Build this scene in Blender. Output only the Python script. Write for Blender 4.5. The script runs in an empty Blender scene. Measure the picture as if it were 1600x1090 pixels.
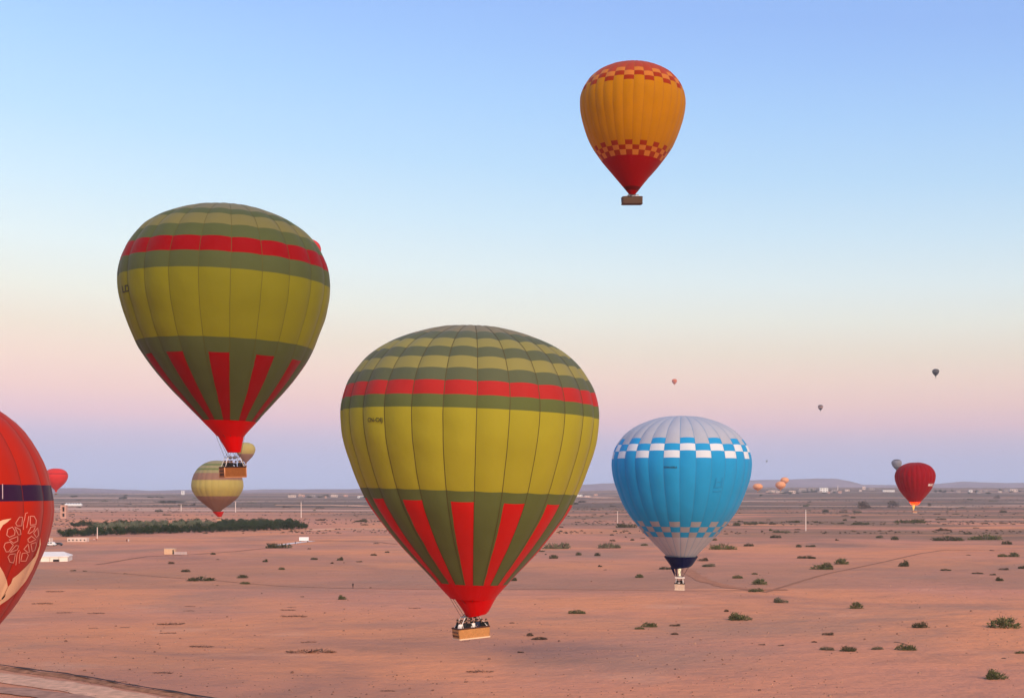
import bpy, bmesh, math, random
import numpy as np
from mathutils import Vector, Matrix, noise
from mathutils.bvhtree import BVHTree

random.seed(7)
RNG = np.random.default_rng(7)
SC = bpy.context.scene
COL = SC.collection
R = math.radians

# ------------------------------------------------------------------ camera
F, CX, HY, H = 2000.0, 800.0, 768.0, 30.0      # focal length in photo pixels, principal point, eye height
cam_d = bpy.data.cameras.new('camera')
cam_d.sensor_width = 36.0
cam_d.lens = 36.0 * F / 1600.0
cam_d.shift_y = (HY - 545.0) / 1600.0
cam_d.clip_start = 0.5
cam_d.clip_end = 60000.0
cam = bpy.data.objects.new('camera', cam_d)
COL.objects.link(cam)
cam.location = (0, 0, H)
cam.rotation_euler = (R(90), 0, 0)
SC.camera = cam

# ------------------------------------------------------------------ sky
SUN_EL, SUN_AZ = R(27), R(150)       # azimuth clockwise from +Y (view direction): low, behind the camera on the right
def lin(c):
    return tuple(((v / 255) / 12.92 if v / 255 <= 0.04045 else ((v / 255 + 0.055) / 1.055) ** 2.4) for v in c)
W = bpy.data.worlds.new('World')
SC.world = W
W.use_nodes = True
nt = W.node_tree
for n in list(nt.nodes):
    nt.nodes.remove(n)
def N(t, kind, **kw):
    n = t.nodes.new(kind)
    for k, v in kw.items():
        setattr(n, k, v)
    return n
w_out = N(nt, 'ShaderNodeOutputWorld')
w_bg = N(nt, 'ShaderNodeBackground')
w_tc = N(nt, 'ShaderNodeTexCoord')
w_sep = N(nt, 'ShaderNodeSeparateXYZ')
nt.links.new(w_tc.outputs['Generated'], w_sep.inputs[0])
# dawn sky: rose belt over the blue earth shadow; a touch bluer towards +X
w_x = N(nt, 'ShaderNodeMath', operation='MULTIPLY_ADD')
nt.links.new(w_sep.outputs['X'], w_x.inputs[0]); w_x.inputs[1].default_value = 0.30; w_x.inputs[2].default_value = 1.0
w_z = N(nt, 'ShaderNodeMath', operation='MULTIPLY')
nt.links.new(w_sep.outputs['Z'], w_z.inputs[0]); nt.links.new(w_x.outputs[0], w_z.inputs[1])
w_ramp = N(nt, 'ShaderNodeValToRGB')
nt.links.new(w_z.outputs[0], w_ramp.inputs[0])
def zy(y):
    t = (HY - y) / F
    return t / math.sqrt(1 + t * t)
SKY = [(0.0, (168, 178, 208)), (zy(745), (174, 184, 217)), (zy(715), (181, 188, 219)), (zy(690), (196, 189, 216)), (zy(660), (219, 192, 206)),
       (zy(625), (233, 201, 198)), (zy(585), (238, 212, 202)), (zy(545), (237, 224, 212)), (zy(495), (237, 237, 231)),
       (zy(430), (228, 239, 243)), (zy(350), (210, 232, 247)), (zy(260), (190, 222, 249)), (zy(160), (174, 212, 250)),
       (zy(70), (161, 202, 249)), (zy(0), (153, 194, 246)), (0.55, (134, 172, 234)), (1.0, (108, 146, 214))]
el = w_ramp.color_ramp.elements
GAIN = [(0.0, (1.18, 1.29, 1.38)), (zy(755), (1.18, 1.29, 1.38)), (zy(720), (1.15, 1.18, 1.28)), (zy(660), (1.31, 1.2, 1.13)), (zy(600), (1.23, 1.2, 1.1)),
        (zy(520), (1.09, 1.09, 1.0)), (zy(400), (1.05, 1.1, 1.09)), (zy(200), (1.0, 1.06, 1.1)), (zy(30), (1.0, 1.0, 1.09)), (1.0, (1.0, 1.0, 1.05))]
def sky_lin(p, c):
    # light lost on the way through the haze is given back to the sky behind it
    return [v * float(np.interp(p, [g[0] for g in GAIN], [g[1][i] for g in GAIN])) for i, v in enumerate(lin(c))]
el[0].position, el[0].color = 0.0, (*sky_lin(0, SKY[0][1]), 1)
el[1].position, el[1].color = 1.0, (*lin(SKY[-1][1]), 1)
for p, c in SKY[1:-1]:
    e = el.new(p); e.color = (*sky_lin(p, c), 1)
w_sky = N(nt, 'ShaderNodeTexSky', sky_type='NISHITA')
w_sky.sun_disc = False
w_sky.sun_elevation = SUN_EL
w_sky.sun_rotation = SUN_AZ
w_sk = N(nt, 'ShaderNodeVectorMath', operation='SCALE')
nt.links.new(w_sky.outputs[0], w_sk.inputs[0]); w_sk.inputs['Scale'].default_value = 0.06
w_mix = N(nt, 'ShaderNodeMix', data_type='RGBA')
w_mix.inputs['Factor'].default_value = 0.06
nt.links.new(w_ramp.outputs[0], w_mix.inputs['A']); nt.links.new(w_sk.outputs[0], w_mix.inputs['B'])
nt.links.new(w_mix.outputs['Result'], w_bg.inputs['Color'])
w_st = N(nt, 'ShaderNodeMath', operation='MULTIPLY_ADD')
nt.links.new(w_sep.outputs['X'], w_st.inputs[0]); w_st.inputs[1].default_value = -0.14; w_st.inputs[2].default_value = 1.05
nt.links.new(w_st.outputs[0], w_bg.inputs['Strength'])
nt.links.new(w_bg.outputs[0], w_out.inputs[0])

# ------------------------------------------------------------------ sun
sd = bpy.data.lights.new('sun', 'SUN')
sd.energy = 4.2
sd.angle = R(34)
sd.color = (1.0, 0.78, 0.55)
sun = bpy.data.objects.new('sun', sd)
COL.objects.link(sun)
sdir = Vector((math.sin(SUN_AZ) * math.cos(SUN_EL), math.cos(SUN_AZ) * math.cos(SUN_EL), math.sin(SUN_EL)))
sun.rotation_euler = sdir.to_track_quat('Z', 'Y').to_euler()
sun.location = sdir * 300

SC.view_settings.view_transform = 'Standard'
SC.view_settings.look = 'None'
SC.view_settings.exposure = 0.0
SC.view_settings.gamma = 1.0
SC.view_settings.use_curve_mapping = False
SC.render.engine = 'CYCLES'
SC.cycles.use_denoising = True
SC.cycles.max_bounces = 6
SC.cycles.volume_bounces = 0
SC.cycles.sample_clamp_indirect = 4.0

# ------------------------------------------------------------------ helpers
MATS = {}
def mat(name, rgb, rough=0.8, spec=0.3, var=0.0, vscale=1.0, bump=0.0, bscale=2.0, trans=0.0, emit=0.0, bdist=0.1, metal=0.0, sheen=0.0):
    if name in MATS:
        return MATS[name]
    m = bpy.data.materials.new(name)
    m.use_nodes = True
    t = m.node_tree
    b = t.nodes['Principled BSDF']
    out = t.nodes['Material Output']
    b.inputs['Base Color'].default_value = (*rgb, 1)
    b.inputs['Roughness'].default_value = rough
    b.inputs['Specular IOR Level'].default_value = spec
    b.inputs['Metallic'].default_value = metal
    if sheen:
        b.inputs['Sheen Weight'].default_value = sheen; b.inputs['Sheen Roughness'].default_value = .45; b.inputs['Sheen Tint'].default_value = (1, 1, 1, 1)
    tc = N(t, 'ShaderNodeTexCoord')
    if var:
        ns = N(t, 'ShaderNodeTexNoise'); ns.inputs['Scale'].default_value = vscale; ns.inputs['Detail'].default_value = 5
        t.links.new(tc.outputs['Object'], ns.inputs['Vector'])
        mr = N(t, 'ShaderNodeMapRange')
        mr.inputs['From Min'].default_value = 0.3; mr.inputs['From Max'].default_value = 0.7
        mr.inputs['To Min'].default_value = 1 - var; mr.inputs['To Max'].default_value = 1 + var
        t.links.new(ns.outputs['Fac'], mr.inputs['Value'])
        vm = N(t, 'ShaderNodeVectorMath', operation='SCALE')
        vm.inputs[0].default_value = rgb
        t.links.new(mr.outputs[0], vm.inputs['Scale'])
        t.links.new(vm.outputs[0], b.inputs['Base Color'])
        csrc = vm.outputs[0]
    else:
        csrc = None
    if bump:
        nb = N(t, 'ShaderNodeTexNoise'); nb.inputs['Scale'].default_value = bscale; nb.inputs['Detail'].default_value = 4
        t.links.new(tc.outputs['Object'], nb.inputs['Vector'])
        bp = N(t, 'ShaderNodeBump'); bp.inputs['Strength'].default_value = bump; bp.inputs['Distance'].default_value = bdist
        t.links.new(nb.outputs['Fac'], bp.inputs['Height'])
        t.links.new(bp.outputs[0], b.inputs['Normal'])
    if emit:
        b.inputs['Emission Color'].default_value = (*rgb, 1)
        b.inputs['Emission Strength'].default_value = emit
    if trans:
        tr = N(t, 'ShaderNodeBsdfTranslucent'); tr.inputs['Color'].default_value = (*rgb, 1)
        if csrc: t.links.new(csrc, tr.inputs['Color'])
        mx = N(t, 'ShaderNodeMixShader'); mx.inputs[0].default_value = trans
        t.links.new(b.outputs[0], mx.inputs[1]); t.links.new(tr.outputs[0], mx.inputs[2])
        t.links.new(mx.outputs[0], out.inputs['Surface'])
    MATS[name] = m
    return m

def tag(o, label=None, cat=None, group=None, kind=None):
    if label: o['label'] = label
    if cat: o['category'] = cat
    if group: o['group'] = group
    if kind: o['kind'] = kind
    return o
def empty(name, loc, label, cat, group=None):
    o = bpy.data.objects.new(name, None)
    o.empty_display_size = 0.5
    COL.objects.link(o); o.location = loc
    return tag(o, label, cat, group)
def mesh(name, verts, faces, mats, fm=None, smooth=False):
    me = bpy.data.meshes.new(name)
    me.from_pydata([tuple(v) for v in verts], [], [tuple(f) for f in faces])
    for m in (mats if isinstance(mats, (list, tuple)) else [mats]):
        me.materials.append(m)
    if fm is not None:
        me.polygons.foreach_set('material_index', np.asarray(fm, dtype=np.int32))
    if smooth:
        me.polygons.foreach_set('use_smooth', np.ones(len(me.polygons), dtype=bool))
    me.update()
    return me
def link(name, me, parent=None, loc=(0, 0, 0), rot=None, scale=None):
    o = bpy.data.objects.new(name, me)
    COL.objects.link(o)
    if parent: o.parent = parent
    o.location = loc
    if rot: o.rotation_euler = rot
    if scale: o.scale = scale
    return o
class MB:
    """collects simple solids for one mesh"""
    def __init__(self): self.v, self.f, self.m = [], [], []
    def add(self, v, f, mi=0, M=None):
        b = len(self.v)
        self.v += [tuple(M @ Vector(p)) if M is not None else tuple(p) for p in v]
        self.f += [tuple(i + b for i in q) for q in f]
        self.m += [mi] * len(f)
    def box(self, c, s, mi=0, M=None, taper=1.0):
        x, y, z = s[0] / 2, s[1] / 2, s[2] / 2
        v = []
        for dz in (-1, 1):
            k = taper if dz > 0 else 1
            v += [(c[0] - x * k, c[1] - y * k, c[2] + dz * z), (c[0] + x * k, c[1] - y * k, c[2] + dz * z),
                  (c[0] + x * k, c[1] + y * k, c[2] + dz * z), (c[0] - x * k, c[1] + y * k, c[2] + dz * z)]
        self.add(v, [(3, 2, 1, 0), (4, 5, 6, 7), (0, 1, 5, 4), (1, 2, 6, 5), (2, 3, 7, 6), (3, 0, 4, 7)], mi, M)
    def tube(self, a, b, r0, r1=None, n=8, mi=0, M=None):
        r1 = r0 if r1 is None else r1
        a, b = Vector(a), Vector(b)
        q = (b - a).to_track_quat('Z', 'Y')
        v = []
        for p, r in ((a, r0), (b, r1)):
            for i in range(n):
                t = 2 * math.pi * i / n
                v.append(p + q @ Vector((r * math.cos(t), r * math.sin(t), 0)))
        f = [(i, (i + 1) % n, n + (i + 1) % n, n + i) for i in range(n)] + [tuple(range(n - 1, -1, -1)), tuple(range(n, 2 * n))]
        self.add(v, f, mi, M)
    def build(self, name, mats, parent=None, smooth=False, **kw):
        return link(name, mesh(name, self.v, self.f, mats, self.m, smooth), parent, **kw)

def smooth01(a, b, x):
    t = min(1.0, max(0.0, (x - a) / (b - a)))
    return t * t * (3 - 2 * t)

# ------------------------------------------------------------------ terrain
def height(x, y):
    if y < -900: y = -900
    v = Vector((x, y, 0))
    h = 0.22 * noise.noise(v * 0.022) * smooth01(40, 160, y + 60)
    h += 1.3 * noise.noise(Vector((x * 0.0016, y * 0.004, 3.1))) * smooth01(450, 1500, y)
    h += 3.2 * noise.noise(Vector((x * 0.0007, y * 0.0016, 9.7))) * smooth01(1300, 3200, y)
    far = smooth01(2300, 9000, y)
    side = smooth01(-0.05, 0.22, x / max(y, 1.0))
    h += far * (20 + 40 * side + 9 * noise.noise(Vector((x * 0.00045, y * 0.0007, 5.0))))
    return h
def ground(px, py):
    """the point of the terrain that the photograph shows at pixel px, py"""
    dx, dz = (px - CX) / F, (HY - py) / F
    y, step = 60.0, 0.01
    while y < 13800:
        if H + dz * y < height(dx * y, y):
            break
        y *= 1 + step
    lo, hi = y / (1 + step), y
    for _ in range(18):
        m = (lo + hi) / 2
        if H + dz * m < height(dx * m, m): hi = m
        else: lo = m
    y = (lo + hi) / 2
    return Vector((dx * y, y, height(dx * y, y)))

ys = [-900, -600, -400, -250, -150, -80, -30, 10]
y = 40.0
while y < 14000:
    ys.append(y); y *= 1.022
ys.append(14400)
xs = np.sinh(np.linspace(-6.2, 6.2, 231)) * 16000 / math.sinh(6.2)
gv = [(x, yy, height(x, yy)) for yy in ys for x in xs]
nx = len(xs)
gf = [(j * nx + i, j * nx + i + 1, (j + 1) * nx + i + 1, (j + 1) * nx + i) for j in range(len(ys) - 1) for i in range(nx - 1)]

gm = bpy.data.materials.new('desert_soil'); gm.use_nodes = True
t = gm.node_tree; L = t.links.new
b = t.nodes['Principled BSDF']
b.inputs['Roughness'].default_value = 0.95
b.inputs['Specular IOR Level'].default_value = 0.1
geo = N(t, 'ShaderNodeNewGeometry')
sep = N(t, 'ShaderNodeSeparateXYZ'); L(geo.outputs['Position'], sep.inputs[0])
def noise_n(sx, sy, detail=5, rough=0.55, seed=0.0, dist=0.0):
    mp = N(t, 'ShaderNodeMapping')
    mp.inputs['Scale'].default_value = (sx, sy, sy); mp.inputs['Location'].default_value = (seed, seed * 1.7, 0)
    L(geo.outputs['Position'], mp.inputs['Vector'])
    n = N(t, 'ShaderNodeTexNoise'); n.inputs['Scale'].default_value = 1.0
    n.inputs['Detail'].default_value = detail; n.inputs['Roughness'].default_value = rough; n.inputs['Distortion'].default_value = dist
    L(mp.outputs[0], n.inputs['Vector'])
    return n.outputs['Fac']
def rng(v, a, b_, c=0.0, d=1.0, sm=True):
    m = N(t, 'ShaderNodeMapRange')
    if sm: m.interpolation_type = 'SMOOTHSTEP'
    for k, q in zip(('From Min', 'From Max', 'To Min', 'To Max'), (a, b_, c, d)): m.inputs[k].default_value = q
    L(v, m.inputs['Value']); return m.outputs[0]
def mixc(f, a, b_):
    m = N(t, 'ShaderNodeMix', data_type='RGBA')
    if isinstance(f, float): m.inputs['Factor'].default_value = f
    else: L(f, m.inputs['Factor'])
    for s, q in (('A', a), ('B', b_)):
        if isinstance(q, tuple): m.inputs[s].default_value = (*q, 1)
        else: L(q, m.inputs[s])
    return m.outputs['Result']
def mth(op, a, b_=None):
    m = N(t, 'ShaderNodeMath', operation=op)
    for i, q in enumerate((a, b_)):
        if q is None: continue
        if isinstance(q, (int, float)): m.inputs[i].default_value = q
        else: L(q, m.inputs[i])
    return m.outputs[0]
PINK, ORANGE, MAUVE = (0.63, 0.25, 0.142), (0.74, 0.275, 0.122), (0.45, 0.20, 0.12)
c = mixc(rng(noise_n(0.007, 0.008, 4, seed=3), 0.40, 0.62), PINK, ORANGE)
c = mixc(rng(noise_n(0.010, 0.012, 6, 0.6, seed=11, dist=0.8), 0.46, 0.66, 0, 0.8), c, MAUVE)
c = mixc(rng(noise_n(0.05, 0.06, 6, 0.65, seed=21, dist=0.5), 0.50, 0.74, 0, 0.42), c, (0.36, 0.165, 0.095))
c = mixc(rng(noise_n(0.13, 0.16, 6, 0.7, seed=31, dist=0.4), 0.58, 0.74, 0, 0.36), c, (0.27, 0.145, 0.085))
c = mixc(rng(noise_n(0.03, 0.035, 5, 0.6, seed=37), 0.56, 0.74, 0, 0.5), c, (0.74, 0.35, 0.20))
# trodden brown field beyond the long track
fld = mth('MULTIPLY', rng(mth('ADD', sep.outputs['Y'], mth('MULTIPLY', noise_n(0.02, 0.02, 4, seed=47), 6)), 396, 402), rng(sep.outputs['Y'], 430, 620, 1, 0))
c = mixc(mth('MULTIPLY', fld, rng(noise_n(0.012, 0.012, 5, 0.6, seed=43), 0.3, 0.6, 0.25, 0.75)), c, (0.40, 0.19, 0.11))
c = mixc(rng(noise_n(0.0085, 0.010, 6, 0.65, seed=49, dist=0.6), 0.50, 0.68, 0, 0.6), c, (0.36, 0.20, 0.13))
# scrubland farther out: brown-grey fields between pale strips of bare soil
fy = mth('ADD', sep.outputs['Y'], mth('MULTIPLY', sep.outputs['X'], 1.7))
far1 = rng(fy, 850, 1500)
scr = mth('MULTIPLY', far1, rng(noise_n(0.0026, 0.006, 7, 0.62, seed=41, dist=0.8), 0.40, 0.54))
c = mixc(mth('MULTIPLY', scr, 0.85), c, (0.20, 0.125, 0.072))
far2 = rng(sep.outputs['Y'], 1500, 2600)
c = mixc(mth('MULTIPLY', far2, rng(noise_n(0.0007, 0.0045, 6, 0.6, seed=53), 0.38, 0.5, 0.1, 0.92)), c, (0.125, 0.085, 0.052))
c = mixc(mth('MULTIPLY', rng(sep.outputs['Y'], 1200, 2000), rng(noise_n(0.0004, 0.0042, 4, 0.5, seed=61), 0.57, 0.62, 0, 0.9)), c, (0.70, 0.40, 0.27))
# grain, pebbles, small wrinkles
g1 = noise_n(0.7, 0.8, 6, 0.7, seed=71)
c = mixc(rng(g1, 0.5, 0.78, 0, 0.35), c, (0.30, 0.15, 0.105))
g2 = noise_n(3.0, 3.0, 4, 0.7, seed=83)
c = mixc(rng(g2, 0.66, 0.74, 0, 0.45), c, (0.24, 0.13, 0.09))
c = mixc(rng(g2, 0.22, 0.34, 0.3, 0), c, (0.68, 0.38, 0.27))
L(c, b.inputs['Base Color'])
hgt = mth('ADD', mth('MULTIPLY', g1, 0.35), mth('ADD', mth('MULTIPLY', noise_n(0.10, 0.12, 6, 0.65, seed=91), 2.6), mth('MULTIPLY', g2, 0.08)))
bp = N(t, 'ShaderNodeBump'); bp.inputs['Strength'].default_value = 0.55; bp.inputs['Distance'].default_value = 1.0
L(hgt, bp.inputs['Height']); L(bp.outputs[0], b.inputs['Normal'])
tag(link('ground', mesh('ground', gv, gf, gm, smooth=True)), kind='structure')

# distant hills, solid ridges standing on the plain
hill_m = mat('hill_rock', (0.25, 0.18, 0.19), 0.95, 0.1, 0.25, 0.004)
def ridge(px0, px1, prof, Y, depth, seed):
    """hill body: prof(px) gives the crest's row in the photograph"""
    n, rows = 90, 9
    v, f = [], []
    for j in range(rows):
        u = j / (rows - 1)
        env = math.sin(math.pi * u) ** 0.8
        for i in range(n + 1):
            px = px0 + (px1 - px0) * i / n
            yy = Y + depth * u
            x = (px - CX) / F * Y * (1 + 0.3 * (u - .5) * depth / Y)
            top = H + (HY - prof(px)) / F * (Y + depth / 2)
            base = 10.0
            z = base + (top - base) * env * (1 + 0.10 * noise.noise(Vector((x * .0016, yy * .003, seed))) * (1 - abs(2 * u - 1)) * (0 if j == rows // 2 else 1))
            v.append((x, yy, z))
    for j in range(rows - 1):
        for i in range(n):
            a = j * (n + 1) + i
            f.append((a, a + 1, a + n + 2, a + n + 1))
    m = mesh('hills', v, f, hill_m, smooth=True)
    tag(link('hills', m), kind='structure')
def nz(px, s, k=1.0): return noise.noise(Vector((px * 0.02 * k, s, 0)))
def interp(pts):
    a = np.array(pts, float)
    return lambda px: float(np.interp(px, a[:, 0], a[:, 1]))
p1 = interp([(860, 768), (905, 757), (950, 755), (1150, 753), (1200, 750), (1260, 749), (1320, 747), (1350, 747), (1372, 751), (1395, 757), (1430, 757), (1480, 758), (1520, 756), (1570, 752), (1640, 754), (1800, 752)])
ridge(860, 1800, lambda p: p1(p) + 0.8 * nz(p, 1) + 0.4 * nz(p, 2, 4), 11500, 2200, 1.0)
p2 = interp([(-200, 764), (60, 762), (120, 764), (180, 766), (250, 765), (290, 766), (340, 768), (600, 769)])
ridge(-200, 600, lambda p: p2(p) + 0.5 * nz(p, 6) + 0.3 * nz(p, 7, 4), 8200, 1600, 2.0)
p3 = interp([(200, 768), (240, 766), (330, 766), (380, 764), (480, 764), (560, 763), (700, 762), (960, 765), (980, 768)])
ridge(200, 980, lambda p: p3(p) + 0.4 * nz(p, 9) + 0.3 * nz(p, 10, 4), 10000, 1500, 3.0)

# tracks, road and ditches laid on the plain
track_m = mat('track_soil', (0.34, 0.145, 0.075), 0.95, 0.1, 0.25, 0.4)
pale_m = mat('pale_road', (0.80, 0.40, 0.225), 0.95, 0.1, 0.22, 0.6, 0.3, 1.5)
white_strip_m = mat('white_gravel', (0.78, 0.66, 0.58), 0.9, 0.1, 0.12, 0.3)
grey_m = mat('grey_earth', (0.46, 0.225, 0.14), 0.95, 0.1, 0.25, 0.5, 0.4, 1.5)
def ribbon(name, pts, w0, material, lift=0.08, jitter=0.25, cross=5, crown=0.0, step=3.0):
    P = [ground(*p) for p in pts]
    pts3 = []
    for a, b_ in zip(P[:-1], P[1:]):
        n = max(2, int((b_ - a).length / step))
        for i in range(n): pts3.append(a.lerp(b_, i / n))
    pts3.append(P[-1])
    v, f = [], []
    for i, p in enumerate(pts3):
        d = (pts3[min(i + 1, len(pts3) - 1)] - pts3[max(i - 1, 0)]); d.z = 0; d.normalize()
        s = Vector((d.y, -d.x, 0))
        wl = w0 * (0.5 + jitter * noise.noise(p * 0.25)); wr = w0 * (0.5 + jitter * noise.noise(p * 0.25 + Vector((50, 0, 0))))
        for k in range(cross):
            u = k / (cross - 1)
            q = p + s * (-wl + (wl + wr) * u)
            v.append((q.x, q.y, height(q.x, q.y) + lift + crown * math.sin(math.pi * u) * (0.7 + 0.5 * noise.noise(q * 0.4))))
    for i in range(len(pts3) - 1):
        for k in range(cross - 1):
            a = i * cross + k
            f.append((a, a + 1, a + cross + 1, a + cross))
    return tag(link(name, mesh(name, v, f, material, smooth=True)), kind='structure')
ribbon('dirt_track', [(110, 893), (150, 893), (195, 896), (255, 901), (330, 906), (385, 911), (450, 916), (550, 919), (700, 920.5), (850, 920), (1000, 921.5), (1060, 922.5), (1180, 922)], 0.9, track_m, 0.06, 0.3)
ribbon('dirt_track', [(1195, 925), (1250, 908), (1300, 894), (1350, 884), (1400, 873), (1440, 864), (1475, 859), (1540, 859), (1620, 860)], 1.5, track_m, 0.07, 0.3)
ribbon('dirt_track', [(1072, 889), (1082, 897), (1095, 905), (1115, 911), (1140, 917), (1180, 921), (1230, 921)], 5.0, mat('track_soil_warm', (0.43, 0.17, 0.085), 0.95, 0.1, 0.2, 0.3), 0.10, 0.35)
ribbon('dirt_track', [(150, 882), (230, 869), (300, 866), (370, 861), (430, 855)], 2.2, track_m, 0.08, 0.3)
ribbon('gravel_strip', [(428, 852), (450, 849.5), (480, 846), (487, 845)], 5.0, white_strip_m, 0.14, 0.2)
ribbon('dirt_track', [(484, 846), (520, 844.5), (580, 845.5), (620, 850)], 2.2, track_m, 0.10, 0.3)
ribbon('dirt_track', [(180, 845.5), (260, 845.3), (340, 845), (420, 844.3), (520, 843.8)], 1.6, track_m, 0.10, 0.3)
ribbon('pale_strip', [(478, 828.5), (520, 826), (560, 826), (610, 826.5)], 18, pale_m, 0.20, 0.2, step=8)
ribbon('pale_strip', [(430, 789), (480, 789), (540, 789.5), (585, 791)], 70, pale_m, 0.6, 0.25, step=20)
ribbon('pale_strip', [(900, 776.5), (930, 777), (960, 778)], 80, pale_m, 0.8, 0.25, step=20)
ribbon('pale_strip', [(1180, 778), (1260, 778), (1340, 777.5), (1420, 777.5)], 55, pale_m, 0.8, 0.3, step=20)
ribbon('pale_strip', [(1290, 791), (1350, 791), (1420, 791), (1520, 793), (1620, 793.5)], 45, pale_m, 0.5, 0.3, step=20)
ribbon('pale_strip', [(80, 787.5), (140, 787), (230, 787), (330, 787.5)], 70, pale_m, 0.6, 0.25, step=20)
# bottom left corner: dark cracked bank, pale road and grey earth beyond it
ribbon('dirt_road', [(-60, 1051), (0, 1058), (80, 1069), (160, 1082), (240, 1096), (330, 1112)], 6.2, pale_m, 0.10, 0.12, 7, step=1.5)
ribbon('roadside_bank', [(-60, 1035), (0, 1043), (50, 1050), (100, 1056), (160, 1066), (220, 1077), (300, 1090), (400, 1106)], 2.4, mat('bank_earth', (0.40, 0.165, 0.08), 0.95, 0.1, 0.35, 0.8, 0.8, 2.5), 0.05, 0.2, 7, 0.35, step=0.7)
ribbon('ditch', [(-60, 1034), (0, 1042), (50, 1049), (100, 1055), (160, 1065), (220, 1076), (300, 1089), (400, 1105)], 0.75, mat('ditch_crack', (0.07, 0.04, 0.03), 0.95, 0.1, 0.3, 0.8), 0.45, 0.55, 3, 0.0, step=0.5)
ribbon('grey_verge', [(-40, 1076), (20, 1080), (80, 1087), (140, 1097)], 5.0, grey_m, 0.16, 0.2, 6, step=1.0)

# ------------------------------------------------------------------ balloons
PROF = np.array([(0.0, .745), (.25, .735), (.4, .705), (.56, .645), (.70, .567), (.82, .46), (.91, .325), (.97, .18), (1., 0), (.985, -.2), (.94, -.38),
                 (.866, -.59), (.768, -.78), (.58, -1.03), (.336, -1.29), (.2, -1.43), (.12, -1.51), (.06, -1.57)])
tt = np.linspace(0, len(PROF) - 1, 700)
ii = np.minimum(tt.astype(int), len(PROF) - 2); uu = (tt - ii)[:, None]
_m, _0, _1, _2 = PROF[np.maximum(ii - 1, 0)], PROF[ii], PROF[ii + 1], PROF[np.minimum(ii + 2, len(PROF) - 1)]
CURVE = .5 * ((2 * _0) + (-_m + _1) * uu + (2 * _m - 5 * _0 + 4 * _1 - _2) * uu ** 2 + (-_m + 3 * _0 - 3 * _1 + _2) * uu ** 3)
CURVE[:, 0] = np.abs(CURVE[:, 0])

class Shape:
    """surface of one envelope: position from angle phi (0 faces the camera, + to the right) and profile parameter s"""
    def __init__(self, D, X, Z, Rr, st=.93, sb=1.05, tilt=0., g=1.25, kb=0., gt=1.12, ng=24, phi0=0., bulge=.08):
        self.D, self.X, self.Z, self.R, self.tilt, self.kb = D, X, Z, Rr, tilt, kb
        z0 = CURVE[:, 1]
        self.r = np.where(z0 > 0, CURVE[:, 0] ** gt, CURVE[:, 0] ** g) * Rr
        self.z = np.where(z0 > 0, z0 * st, z0 * sb) * Rr
        dr, dz = np.gradient(self.r), np.gradient(self.z)
        ln = np.hypot(dr, dz) + 1e-9
        self.nr, self.nz = -dz / ln, dr / ln
        self.arc = np.concatenate([[0], np.cumsum(np.hypot(np.diff(self.r), np.diff(self.z)))])
        self.S = np.linspace(0, 1, len(self.r))
        self.ng, self.phi0, self.dphi, self.bulge = ng, phi0, 2 * math.pi / ng, bulge
        n = math.hypot(X, D)
        self.c, self.rt = np.array([-X / n, -D / n]), np.array([D / n, -X / n])
        self.jit = RNG.uniform(.75, 1.25, ng)
    def at(self, name, s): return np.interp(s, self.S, getattr(self, name))
    def pos(self, phi, s, off=0.0, bulge=True):
        phi, s = np.broadcast_arrays(np.asarray(phi, float), np.asarray(s, float))
        r, z, nr, nz_ = (self.at(k, s) for k in ('r', 'z', 'nr', 'nz'))
        o = off
        if bulge:
            q = (phi - self.phi0) / self.dphi
            k = np.floor(q + 1e-9).astype(int) % self.ng
            u = np.clip(q - np.floor(q + 1e-9), 0, 1)
            tap = np.clip(1.15 - 0.75 * np.clip(-z / self.R, 0, 1.4), .12, 1)
            o = off + self.bulge * self.jit[k] * r * self.dphi * np.sin(np.pi * u) ** .85 * tap
        rr, zz = r + o * nr, z + o * nz_
        x = rr * (np.cos(phi) * self.c[0] + np.sin(phi) * self.rt[0])
        yv = rr * (np.cos(phi) * self.c[1] + np.sin(phi) * self.rt[1])
        x = x + np.where(zz < 0, self.kb * zz * zz / self.R, 0)
        ct, st_ = math.cos(self.tilt), math.sin(self.tilt)
        return np.stack([self.X + x * ct + zz * st_, self.D + yv, self.Z - x * st_ + zz * ct], -1)
    def s_of_y(self, py):
        p = self.pos(0.0, self.S, bulge=False)
        yy = HY - F * (p[:, 2] - H) / p[:, 1]
        a = int(np.argmin(yy[:200]))
        return float(np.interp(py, yy[a:], self.S[a:])) if py > yy[a] else float(self.S[a] * max(0, 1 + (py - yy[a]) / 12.0))

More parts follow.
